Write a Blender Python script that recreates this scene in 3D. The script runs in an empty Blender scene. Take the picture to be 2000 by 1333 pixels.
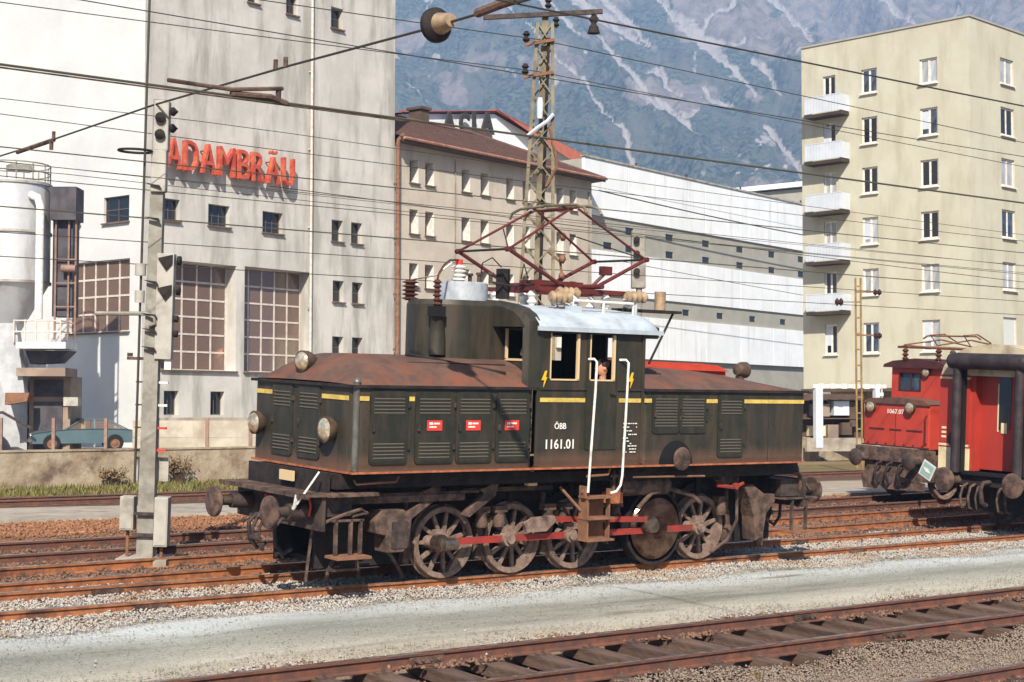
import bpy, math, random
import numpy as np
from mathutils import Vector, Matrix, noise as mnoise

random.seed(7); np.random.seed(7)
SC = bpy.context.scene
COL = SC.collection
V = Vector

# ------------------------------------------------------------------ camera, sky, sun, exposure
CAM_POS = V((-12.06, -21.253, 2.550))
CR, CU, CF = V((.79528, -.60624, .00113)), V((-.02845, -.03545, .99897)), V((.60558, .79449, .04544))
cam_data = bpy.data.cameras.new('camera')
cam_data.lens = 55.63; cam_data.sensor_width = 36.0
cam_data.clip_start = 0.1; cam_data.clip_end = 30000
cam = bpy.data.objects.new('camera', cam_data); COL.objects.link(cam)
mw = Matrix.Identity(4)
for i, a in enumerate((CR, CU, -CF)):
    mw[0][i], mw[1][i], mw[2][i] = a
mw[0][3], mw[1][3], mw[2][3] = CAM_POS
cam.matrix_world = mw
SC.camera = cam

SUN_EL = math.radians(40); SUN_H = V((-.63, -.777, 0)).normalized()
SUN_DIR = V((SUN_H.x*math.cos(SUN_EL), SUN_H.y*math.cos(SUN_EL), math.sin(SUN_EL)))
world = bpy.data.worlds.new('World'); SC.world = world; world.use_nodes = True
wn = world.node_tree.nodes; wl = world.node_tree.links
bg = wn['Background']; sky = wn.new('ShaderNodeTexSky'); sky.sky_type = 'NISHITA'
sky.sun_disc = False; sky.sun_elevation = SUN_EL; sky.sun_rotation = math.atan2(SUN_H.x, SUN_H.y)
sky.air_density = 1.0; sky.dust_density = 2.0
wl.new(sky.outputs[0], bg.inputs[0]); bg.inputs[1].default_value = 0.06
sd = bpy.data.lights.new('sun', 'SUN'); sd.energy = 5.0; sd.angle = math.radians(.53); sd.color = (1.0, .92, .80)
sun = bpy.data.objects.new('sun', sd); COL.objects.link(sun)
sun.rotation_euler = (-SUN_DIR).to_track_quat('-Z', 'Y').to_euler()
sun.location = (-30, -40, 60)
vs = SC.view_settings
vs.view_transform = 'Standard'; vs.look = 'None'; vs.exposure = .95; vs.gamma = 1.0; vs.use_curve_mapping = False
SC.cycles.max_bounces = 6; SC.cycles.diffuse_bounces = 3; SC.cycles.glossy_bounces = 3
SC.cycles.transparent_max_bounces = 8; SC.cycles.volume_bounces = 1

TILT = 0.0506                                  # the rail yard slopes up gently towards the brewery
YT = Matrix.Rotation(TILT, 4, 'X')
YFLAT = 8.0; GZ = YFLAT*math.sin(TILT)         # beyond this the ground is level

# ------------------------------------------------------------------ materials
def lin(c):
    return tuple((x/12.92 if x <= .04045 else ((x+.055)/1.055)**2.4) for x in (c[0]/255, c[1]/255, c[2]/255))
MATS = {}
def mat(name, c1, c2=None, scale=3., rough=.8, metal=0., bump=0., bscale=20., stretch=(1, 1, 1), lo=.38, hi=.62,
        grime=None, gscale=.8, glo=.5, ghi=.75, gstretch=(1, 1, 1), spec=.4, dust=None, detail=6., rnd=0.):
    """c1/c2: two sRGB tones mixed by noise; grime: third tone in patches; dust=(colour, z_low, z_high): dirt building up towards z_low"""
    m = bpy.data.materials.new(name); m.use_nodes = True
    nt = m.node_tree; N = nt.nodes; L = nt.links
    b = N['Principled BSDF']
    b.inputs['Roughness'].default_value = rough; b.inputs['Metallic'].default_value = metal
    b.inputs['Specular IOR Level'].default_value = spec
    tc = N.new('ShaderNodeTexCoord')
    def noise(sc, st, det=detail):
        mp = N.new('ShaderNodeMapping'); mp.inputs['Scale'].default_value = st
        L.new(tc.outputs['Object'], mp.inputs[0])
        n = N.new('ShaderNodeTexNoise'); n.inputs['Scale'].default_value = sc; n.inputs['Detail'].default_value = det
        n.inputs['Roughness'].default_value = .62
        L.new(mp.outputs[0], n.inputs['Vector']); return n.outputs[0]
    def ramp(src, lo, hi):
        r = N.new('ShaderNodeMapRange'); r.interpolation_type = 'SMOOTHSTEP'
        r.inputs[1].default_value = lo; r.inputs[2].default_value = hi; L.new(src, r.inputs[0]); return r.outputs[0]
    def mix(f, a, bb):
        x = N.new('ShaderNodeMix'); x.data_type = 'RGBA'
        if isinstance(f, float): x.inputs[0].default_value = f
        else: L.new(f, x.inputs[0])
        for i, q in ((6, a), (7, bb)):
            if isinstance(q, tuple): x.inputs[i].default_value = (*q, 1)
            else: L.new(q, x.inputs[i])
        return x.outputs[2]
    col = lin(c1)
    if c2: col = mix(ramp(noise(scale, stretch), lo, hi), lin(c1), lin(c2))
    if grime: col = mix(ramp(noise(gscale, gstretch), glo, ghi), col, lin(grime))
    if dust:
        sx = N.new('ShaderNodeSeparateXYZ'); L.new(tc.outputs['Object'], sx.inputs[0])
        ad = N.new('ShaderNodeMath'); ad.operation = 'MULTIPLY_ADD'
        L.new(noise(5., (1, 1, .5)), ad.inputs[0]); ad.inputs[1].default_value = (dust[2]-dust[1])*.9; L.new(sx.outputs[2], ad.inputs[2])
        r = N.new('ShaderNodeMapRange'); r.inputs[1].default_value = dust[2]+(dust[2]-dust[1])*.45; r.inputs[2].default_value = dust[1]+(dust[2]-dust[1])*.45
        L.new(ad.outputs[0], r.inputs[0]); col = mix(r.outputs[0], col, lin(dust[0]))
    if rnd:
        oi = N.new('ShaderNodeObjectInfo'); hs = N.new('ShaderNodeHueSaturation')
        r = N.new('ShaderNodeMapRange'); r.inputs[3].default_value = 1-rnd; r.inputs[4].default_value = 1+rnd
        L.new(oi.outputs['Random'], r.inputs[0]); L.new(r.outputs[0], hs.inputs['Value'])
        if isinstance(col, tuple): hs.inputs['Color'].default_value = (*col, 1)
        else: L.new(col, hs.inputs['Color'])
        col = hs.outputs[0]
    if isinstance(col, tuple): b.inputs['Base Color'].default_value = (*col, 1)
    else: L.new(col, b.inputs['Base Color'])
    if bump:
        bp = N.new('ShaderNodeBump'); bp.inputs['Strength'].default_value = bump; bp.inputs['Distance'].default_value = .05
        L.new(noise(bscale, stretch, 8.), bp.inputs['Height']); L.new(bp.outputs[0], b.inputs['Normal'])
    MATS[name] = m
    return m
mat('steel_dark', (48, 42, 40), (78, 64, 57), 6, .7, .1, .25, 30)
mat('under', (62, 49, 43), (104, 82, 70), 5, .85, 0, .4, 25, rnd=.12)
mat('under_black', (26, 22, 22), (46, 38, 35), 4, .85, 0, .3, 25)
mat('wheel', (110, 91, 81), (140, 118, 104), 6, .75, .1, .3, 30, grime=(70, 55, 48), gscale=5)
mat('rod', (150, 50, 42), (120, 52, 44), 6, .55, 0, .1, 30, grime=(90, 70, 60), gscale=6, glo=.55)
mat('bright', (150, 135, 122), (110, 96, 86), 8, .28, .85, .05, 30)
mat('oily', (92, 70, 60), (130, 104, 90), 3, .14, .9, .08, 12)
mat('loco_paint', (42, 42, 34), (50, 48, 39), 4, .5, 0, .12, 40, grime=(65, 56, 45), gscale=1.6, glo=.42, ghi=.66, gstretch=(3, 3, .55), dust=((108, 78, 60), 1.7, 2.05))
mat('post_grey', (104, 104, 98), (88, 86, 78), 4, .4, .2)
mat('louvre', (96, 90, 80), (76, 74, 64), 8, .5, 0, .1, 40)  # lighter than the doors, painting in light caught on the slats
mat('loco_door', (37, 39, 31), (45, 45, 36), 5, .5, 0, .1, 40, grime=(60, 53, 43), gscale=2.4, glo=.45, ghi=.72, gstretch=(3, 3, .5), rnd=.08)
mat('hood_roof', (98, 72, 60), (80, 61, 53), 3, .8, 0, .25, 20, grime=(116, 70, 51), gscale=1.6, glo=.45, ghi=.7)
mat('rust_edge', (176, 104, 66), (140, 82, 58), 8, .8, 0, .2, 30)
mat('cab_roof', (176, 186, 194), (158, 168, 176), 2.5, .55, .0, .1, 20, grime=(128, 126, 122), gscale=2.5, glo=.55, ghi=.8)
mat('drum', (196, 200, 204), (170, 176, 182), 5, .4, .35, .05, 20)
mat('yellow', (206, 180, 92), (186, 158, 80), 9, .6)
mat('sign_yellow', (226, 176, 40), None, rough=.5)
mat('white_paint', (226, 222, 214), (204, 198, 190), 6, .55)
mat('white_text', (222, 220, 212), None, rough=.6)
mat('red_plate', (206, 62, 50), None, rough=.5)
mat('panto_red', (104, 42, 38), (82, 38, 35), 6, .55, .1, .1, 30)
mat('porcelain_brown', (96, 60, 46), (76, 46, 38), 6, .25)
mat('porcelain_white', (226, 222, 216), None, rough=.22)
mat('porcelain_tan', (166, 144, 116), (140, 118, 94), 8, .35)
mat('lamp_glass', (240, 228, 200), (190, 166, 134), 9, .16, .7, spec=.8)
mat('lamp_body', (90, 72, 58), (70, 56, 46), 6, .6)
mat('black', (18, 18, 20), None, rough=.7)
mat('rubber', (40, 34, 36), (58, 50, 52), 4, .6, 0, .2, 14)
mat('cab_interior', (56, 50, 48), (40, 36, 36), 2, .8)
mat('cream_frame', (206, 180, 140), None, rough=.6)
mat('glass_dark', (24, 27, 32), None, rough=.06, spec=.7)
mat('glass_blue', (70, 84, 100), (40, 48, 58), 1.4, .08, spec=.7, rnd=.3)
mat('rail', (166, 106, 66), (132, 86, 60), 7, .75, .1, .2, 30, grime=(84, 56, 46), gscale=2, glo=.5)
mat('rail_dark', (92, 66, 58), (116, 76, 60), 6, .7, .1, .2, 30, grime=(150, 96, 66), gscale=1.3, glo=.55)
mat('rail_top', (168, 150, 136), (120, 104, 94), 6, .35, .7)
mat('sleeper', (78, 62, 54), (104, 82, 70), 4, .9, 0, .5, 25, stretch=(3, .5, 3), rnd=.2)
mat('ballast_pale', (182, 177, 169), (154, 148, 139), 40, .9, rnd=0, grime=(156, 130, 106), gscale=.9, glo=.48, ghi=.68)
mat('ballast_brown', (136, 104, 82), (98, 74, 62), 40, .9, grime=(78, 60, 52), gscale=1.2)
mat('grit', (156, 150, 140), (128, 122, 112), 30, .9)
mat('ballast_rust', (152, 106, 74), (118, 84, 64), 30, .9, grime=(172, 124, 86), gscale=.6)
mat('ballast_beige', (146, 130, 115), (126, 111, 98), 40, .9)
mat('concrete', (164, 154, 140), (142, 132, 118), 2, .85, 0, .2, 18, grime=(120, 108, 96), gscale=1.1, glo=.55)
mat('mast_grey', (150, 146, 136), (126, 122, 112), 3, .7, .1, .15, 24, grime=(104, 92, 80), gscale=2)
mat('mast_olive', (132, 124, 100), (106, 98, 80), 3, .7, .1, .15, 24, grime=(96, 76, 54), gscale=2.5)
mat('mast_yellow', (142, 114, 66), (118, 94, 58), 4, .7, 0, .1, 24)
mat('cabinet_grey', (172, 168, 158), (152, 148, 138), 2, .6, 0, .1, 20, grime=(120, 108, 94), gscale=2)
mat('wire', (70, 66, 60), None, rough=.6, metal=.4)
mat('wire_green', (82, 82, 68), None, rough=.6, metal=.3)
mat('plaster_tower', (198, 194, 187), (184, 180, 173), .5, .9, 0, .25, 6, grime=(156, 153, 145), gscale=.45, glo=.44, ghi=.66, gstretch=(2.2, 2.2, .4))
mat('plaster_sun', (206, 206, 203), (196, 197, 196), .4, .9, 0, .2, 6, grime=(188, 190, 192), gscale=.25, glo=.5, ghi=.75)  # whiter than the front plaster, painting the sunlit side brighter
mat('plaster_second', (190, 180, 166), (178, 168, 154), .5, .9, 0, .3, 8, grime=(164, 152, 138), gscale=.4, gstretch=(2, 2, .4))
mat('plinth', (182, 174, 158), (158, 148, 132), .8, .9, 0, .25, 8, grime=(146, 128, 104), gscale=.6, glo=.5, gstretch=(2, 2, .5))
mat('stone_wall', (170, 156, 134), (146, 128, 106), 1.4, .95, 0, .7, 5, grime=(104, 86, 74), gscale=1.1, glo=.50, ghi=.68)
mat('sill', (112, 92, 78), (90, 76, 66), 3, .8)
mat('window_white', (206, 196, 186), (186, 176, 166), 4, .6)
mat('window_steel', (92, 82, 76), None, rough=.6)
mat('tile_roof', (108, 80, 70), (90, 68, 60), 5, .85, 0, .6, 30, stretch=(1, 1, 1), grime=(120, 88, 76), gscale=1.)
mat('tile_red', (166, 94, 74), (150, 82, 66), 3, .85, 0, .4, 20)
mat('gutter', (150, 100, 84), (176, 128, 108), 3, .55, .1)
mat('pipe_rust', (134, 96, 74), (110, 78, 62), 4, .7, .1)
mat('letters_red', (194, 90, 62), (168, 64, 50), 2.6, .5, 0, .05, 20, grime=(192, 116, 84), gscale=2)
mat('letters_dark', (58, 54, 54), None, rough=.7)
mat('panel_white', (230, 233, 236), (222, 226, 229), .7, .6, 0, .05, 10, rnd=.02, grime=(206, 207, 205), gscale=.8, gstretch=(2.5, 2.5, .25), glo=.52, ghi=.75)
mat('panel_grey', (162, 159, 149), (152, 150, 140), .8, .7, 0, .05, 10)
mat('curtain', (176, 178, 180), (150, 154, 158), 2.5, .3, 0, 0, 10, stretch=(1, 1, .3), spec=.6, rnd=.15)
mat('apartment', (189, 186, 168), (183, 179, 160), .5, .9, 0, .2, 10, grime=(174, 168, 148), gscale=.5, glo=.45, ghi=.7, gstretch=(2., 2., .5))
mat('balcony', (198, 204, 212), (188, 194, 202), 1., .6)
mat('dark_soffit', (92, 74, 62), (80, 64, 54), 1, .9)
mat('soffit_shade', (66, 56, 48), (56, 48, 42), 1, .95)  # shade under the balconies put into the slab colour
mat('silo', (198, 199, 200), (184, 185, 187), .6, .45, .2, .05, 8, grime=(154, 147, 138), gscale=.7, glo=.5, gstretch=(2, 2, .3))
mat('steel_shadow', (76, 72, 78), (58, 54, 60), 2, .7)
mat('chute', (186, 188, 190), (164, 166, 168), 1.5, .5, .2)
mat('grey_brown', (150, 132, 116), (128, 112, 98), 1, .8)
mat('car_paint', (92, 114, 120), (84, 106, 112), 1, .3, .2, spec=.6)
mat('chrome', (190, 190, 190), None, rough=.15, metal=.9)
mat('tyre', (30, 29, 29), None, rough=.85)
mat('post_red', (146, 118, 104), (126, 102, 90), 4, .8)
mat('red_loco', (178, 62, 46), (166, 56, 42), 2, .42, 0, .03, 20, grime=(146, 62, 48), gscale=1.4, glo=.55, ghi=.8)
mat('red_coach', (168, 58, 46), (158, 54, 44), 2, .42, 0, .03, 20)
mat('wagon_red', (172, 58, 34), (160, 52, 32), 2, .9, spec=.1)
mat('cream', (222, 206, 166), (206, 190, 150), 2, .5, 0, .05, 15, grime=(180, 160, 126), gscale=2)
mat('roof_dark', (74, 36, 34), (60, 32, 32), 3, .6)
mat('coach_roof', (196, 182, 152), (176, 162, 136), 2, .6, 0, .1, 15, grime=(140, 124, 104), gscale=2)
mat('sign_plate', (196, 200, 196), None, rough=.4)
mat('sign_green', (140, 168, 158), None, rough=.4)
mat('skin', (196, 140, 110), None, rough=.6)
mat('shirt', (110, 90, 116), (90, 74, 98), 6, .9)
mat('hair', (40, 28, 24), None, rough=.7)
mat('trousers', (50, 52, 64), None, rough=.9)
mat('grass', (122, 112, 62), (92, 92, 50), 3, .9, rnd=0)
mat('twig', (96, 74, 60), (74, 58, 48), 6, .9)
mat('leaf_dry', (132, 104, 74), (104, 92, 60), 6, .9)

def window_glass():
    m = bpy.data.materials.new('window_glass'); m.use_nodes = True
    N = m.node_tree.nodes; L = m.node_tree.links; N.remove(N['Principled BSDF'])
    t = N.new('ShaderNodeBsdfTransparent'); t.inputs[0].default_value = (.9, .88, .86, 1)
    g = N.new('ShaderNodeBsdfGlossy'); g.inputs['Roughness'].default_value = .03
    fr = N.new('ShaderNodeFresnel'); fr.inputs[0].default_value = 1.5
    mx = N.new('ShaderNodeMixShader'); mu = N.new('ShaderNodeMath'); mu.operation = 'MULTIPLY'; mu.inputs[1].default_value = .12; L.new(fr.outputs[0], mu.inputs[0]); L.new(mu.outputs[0], mx.inputs[0]); L.new(t.outputs[0], mx.inputs[1]); L.new(g.outputs[0], mx.inputs[2])
    df = N.new('ShaderNodeBsdfDiffuse'); df.inputs[0].default_value = (.30, .205, .165, 1); m2 = N.new('ShaderNodeMixShader'); m2.inputs[0].default_value = .34
    L.new(mx.outputs[0], m2.inputs[1]); L.new(df.outputs[0], m2.inputs[2]); L.new(m2.outputs[0], N['Material Output'].inputs[0]); MATS['window_glass'] = m
window_glass()

# ------------------------------------------------------------------ mesh builder
class M:
    def __init__(s): s.v = []; s.f = []; s.sm = []
    def add(s, vs, fs, smooth=False):
        o = len(s.v); s.v.extend(V(p) for p in vs)
        for f in fs: s.f.append([i+o for i in f]); s.sm.append(smooth)
        return s
    def box(s, a, b):
        x0, y0, z0 = a; x1, y1, z1 = b
        return s.add([(x0,y0,z0),(x1,y0,z0),(x1,y1,z0),(x0,y1,z0),(x0,y0,z1),(x1,y0,z1),(x1,y1,z1),(x0,y1,z1)],
                     [(0,3,2,1),(4,5,6,7),(0,1,5,4),(1,2,6,5),(2,3,7,6),(3,0,4,7)])
    def obox(s, c, ax, ay, az):
        c, ax, ay, az = V(c), V(ax), V(ay), V(az)
        P = [c+i*ax+j*ay+k*az for k in (-1, 1) for i, j in ((-1,-1),(1,-1),(1,1),(-1,1))]
        return s.add(P, [(0,3,2,1),(4,5,6,7),(0,1,5,4),(1,2,6,5),(2,3,7,6),(3,0,4,7)])
    def bar(s, p, q, w, h, up=(0, 0, 1)):
        p, q = V(p), V(q); d = (q-p); L = d.length
        if L < 1e-6: return s
        d = d/L; side = d.cross(V(up))
        if side.length < 1e-3: side = d.cross(V((0, 1, 0)))
        side.normalize(); u = side.cross(d)
        return s.obox((p+q)/2, d*L/2, side*w/2, u*h/2)
    def cyl(s, p, q, r, r2=None, n=12, caps=True):
        p, q = V(p), V(q); r2 = r if r2 is None else r2
        d = (q-p).normalized(); a = d.orthogonal().normalized(); b = d.cross(a)
        A = [p+(a*math.cos(t)+b*math.sin(t))*r for t in (2*math.pi*i/n for i in range(n))]
        B = [q+(a*math.cos(t)+b*math.sin(t))*r2 for t in (2*math.pi*i/n for i in range(n))]
        s.add(A+B, [(i, (i+1) % n, n+(i+1) % n, n+i) for i in range(n)], True)
        if caps: s.add(A, [tuple(range(n))[::-1]]); s.add(B, [tuple(range(n))])
        return s
    def tube(s, pts, r, n=8):
        pts = [V(p) for p in pts]; rings = []; prev = None
        for i, p in enumerate(pts):
            d = (pts[min(i+1, len(pts)-1)]-pts[max(i-1, 0)]).normalized()
            a = d.orthogonal().normalized() if prev is None else (prev-d*prev.dot(d)).normalized()
            prev = a; b = d.cross(a)
            rings.append([p+(a*math.cos(t)+b*math.sin(t))*r for t in (2*math.pi*k/n for k in range(n))])
        s.add([q for R in rings for q in R], [(i*n+k, i*n+(k+1) % n, (i+1)*n+(k+1) % n, (i+1)*n+k) for i in range(len(pts)-1) for k in range(n)], True)
        s.add(rings[0], [tuple(range(n))[::-1]]); s.add(rings[-1], [tuple(range(n))])
        return s
    def lathe(s, prof, o, axis, n=16, smooth=True):
        o, d = V(o), V(axis).normalized(); a = d.orthogonal().normalized(); b = d.cross(a)
        k = len(prof)
        P = [o+d*h+(a*math.cos(t)+b*math.sin(t))*r for t in (2*math.pi*i/n for i in range(n)) for r, h in prof]
        return s.add(P, [(i*k+j, ((i+1) % n)*k+j, ((i+1) % n)*k+j+1, i*k+j+1) for i in range(n) for j in range(k-1)], smooth)
    def prism(s, poly, o, ex, ey, ez):
        o, ex, ey, ez = V(o), V(ex), V(ey), V(ez); n = len(poly)
        A = [o+ex*a+ey*b for a, b in poly]; B = [p+ez for p in A]
        return s.add(A+B, [tuple(range(n))[::-1], tuple(range(n, 2*n))]+[(i, (i+1) % n, n+(i+1) % n, n+i) for i in range(n)])
    def grid(s, P, smooth=True):
        r, c = len(P), len(P[0])
        return s.add([q for R in P for q in R], [(i*c+j, i*c+j+1, (i+1)*c+j+1, (i+1)*c+j) for i in range(r-1) for j in range(c-1)], smooth)
    def clusters(s, gap=.004):
        """separate pieces: face islands whose bounding boxes do not touch"""
        par = list(range(len(s.v))); key = {}
        def find(i):
            while par[i] != i: par[i] = par[par[i]]; i = par[i]
            return i
        for i, p in enumerate(s.v):
            k = (round(p.x, 3), round(p.y, 3), round(p.z, 3))
            if k in key: par[find(i)] = find(key[k])
            else: key[k] = i
        for f in s.f:
            for i in f[1:]: par[find(i)] = find(f[0])
        box = {}
        for i, p in enumerate(s.v):
            b = box.setdefault(find(i), [p.copy(), p.copy()])
            for k in range(3): b[0][k] = min(b[0][k], p[k]); b[1][k] = max(b[1][k], p[k])
        ids = list(box); grp = {i: i for i in ids}
        if len(ids) > 60: return [s]
        def g(i):
            while grp[i] != i: i = grp[i]
            return i
        for a_ in range(len(ids)):
            for b_ in range(a_):
                A, B = box[ids[a_]], box[ids[b_]]
                if all(A[0][k] <= B[1][k]+gap and B[0][k] <= A[1][k]+gap for k in range(3)): grp[g(ids[a_])] = g(ids[b_])
        roots = {}
        for f, sm in zip(s.f, s.sm): roots.setdefault(g(find(f[0])), []).append((f, sm))
        if not 1 < len(roots) <= 16: return [s]
        out = []
        for fs in roots.values():
            m = M(); mp_ = {}
            for f, sm in fs:
                for i in f:
                    if i not in mp_: mp_[i] = len(m.v); m.v.append(s.v[i])
                m.f.append([mp_[i] for i in f]); m.sm.append(sm)
            out.append(m)
        return out
    def mesh(s, name, org=(0, 0, 0)):
        o = V(org); me = bpy.data.meshes.new(name)
        me.from_pydata([tuple(p-o) for p in s.v], [], s.f)
        me.polygons.foreach_set('use_smooth', s.sm)
        if any(s.sm): me.set_sharp_from_angle(angle=math.radians(40))
        return me

def put(name, me, material, parent=None, org=(0, 0, 0), yard=False, bevel=0.):
    if material and not me.materials: me.materials.append(MATS[material])
    o = bpy.data.objects.new(name, me); COL.objects.link(o)
    if parent is not None: o.parent = parent
    else:
        o.matrix_world = (YT if yard else Matrix.Identity(4)) @ Matrix.Translation(V(org))
    if bevel:
        b = o.modifiers.new('bevel', 'BEVEL'); b.width = bevel; b.segments = 2; b.limit_method = 'ANGLE'; b.angle_limit = math.radians(40)
    return o
def tag(o, label=None, cat=None, group=None, kind=None):
    for k, v in (('label', label), ('category', cat), ('group', group), ('kind', kind)):
        if v: o[k] = v
    return o
WHOLE = {'lettering', 'number', 'emblem', 'cab', 'cab_roof', 'front_wall', 'back_wall', 'side_wall', 'sunny_wall', 'balcony_wall', 'window_band', 'ground_floor', 'window', 'window_frame', 'letter', 'pantograph', 'roof', 'railing', 'side', 'interior', 'soffit', 'roof_railing', 'main_frame', 'body'}
class Thing:
    """an Empty at the thing's base; part() adds a mesh given in the thing's frame coordinates"""
    def __init__(s, name, label, cat, org, group=None, yard=False):
        s.org = V(org); s.e = bpy.data.objects.new(name, None); s.e.empty_display_size = .3; COL.objects.link(s.e)
        s.e.matrix_world = (YT if yard else Matrix.Identity(4)) @ Matrix.Translation(s.org)
        tag(s.e, label, cat, group)
    def part(s, name, m, material, parent=None, bevel=0., label=None, kind=None):
        if not m.v: return None
        whole = label or kind or name in WHOLE or s.e.get('category') in ('person', 'shrub')
        objs = [put(name, q_.mesh(name, s.org), material, parent or s.e, bevel=bevel) for q_ in ([m] if whole else m.clusters())]
        return tag(objs[0], label, kind=kind)
    def inst(s, name, me, material, loc, parent=None, rot=None, scale=None):
        o = put(name, me, material, parent or s.e)
        mx = Matrix.Translation(V(loc)-s.org)
        if rot is not None: mx = mx @ rot.to_4x4()
        if scale is not None: mx = mx @ Matrix.Diagonal((*scale, 1))
        o.matrix_local = mx
        return o
def single(name, m, material, label, cat, org, group=None, yard=False, kind=None, bevel=0.):
    return tag(put(name, m.mesh(name, org), material, None, org, yard, bevel), label, cat, group, kind)
def text_geo(txt, height, width=None, depth=.02, bold=0.):
    cu = bpy.data.curves.new('lettering', 'FONT'); cu.body = txt; cu.size = 1; cu.extrude = .5; cu.offset = bold; cu.resolution_u = 3
    o = bpy.data.objects.new('lettering', cu); COL.objects.link(o)
    me = bpy.data.meshes.new_from_object(o.evaluated_get(bpy.context.evaluated_depsgraph_get()))
    P = np.array([v.co[:] for v in me.vertices]); F = [list(p.vertices) for p in me.polygons]
    bpy.data.objects.remove(o); bpy.data.curves.remove(cu); bpy.data.meshes.remove(me)
    P[:, 0] -= P[:, 0].min(); P[:, 1] -= P[:, 1].min(); P[:, 2] -= P[:, 2].min()
    k = height/P[:, 1].max() if True else 1
    P[:, 1] *= k; P[:, 0] *= (width/P[:, 0].max() if width else k); P[:, 2] *= depth/max(P[:, 2].max(), 1e-6)
    return P, F
def text_on(m, txt, o, ex, ey, en, height, width=None, depth=.01, bold=0.):
    P, F = text_geo(txt, height, width, depth, bold); o, ex, ey, en = V(o), V(ex), V(ey), V(en)
    return m.add([o+ex*p[0]+ey*p[1]+en*p[2] for p in P], F)
def wall_holes(m, P, d, n, s0, s1, z0, z1, holes, depth, plain=()):
    """wall sheet from s0..s1, z0..z1 through P along d, facing n, with rectangular openings (a0,a1,b0,b1) and their reveals"""
    P, d, n = V(P), V(d), V(n); up = V((0, 0, 1)); reveal = list(holes); holes = list(holes)+list(plain)
    S = sorted({s0, s1, *[h[0] for h in holes], *[h[1] for h in holes]}); Z = sorted({z0, z1, *[h[2] for h in holes], *[h[3] for h in holes]})
    q = lambda s_, z_, k=0.: P+d*s_+up*(z_-P.z)-n*k
    for a, b in zip(S, S[1:]):
        run = None
        for c, e in zip(Z, Z[1:]):
            ms, mz = (a+b)/2, (c+e)/2
            if any(h[0] < ms < h[1] and h[2] < mz < h[3] for h in holes):
                if run: m.add([q(a, run[0]), q(b, run[0]), q(b, run[1]), q(a, run[1])], [(0, 1, 2, 3)]); run = None
            else: run = (run[0], e) if run else (c, e)
        if run: m.add([q(a, run[0]), q(b, run[0]), q(b, run[1]), q(a, run[1])], [(0, 1, 2, 3)])
    for a, b, c, e in reveal:
        for (p, r) in (((a, c), (b, c)), ((b, c), (b, e)), ((b, e), (a, e)), ((a, e), (a, c))):
            m.add([q(*p), q(*r), q(*r, depth), q(*p, depth)], [(0, 1, 2, 3)])
    return m

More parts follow.
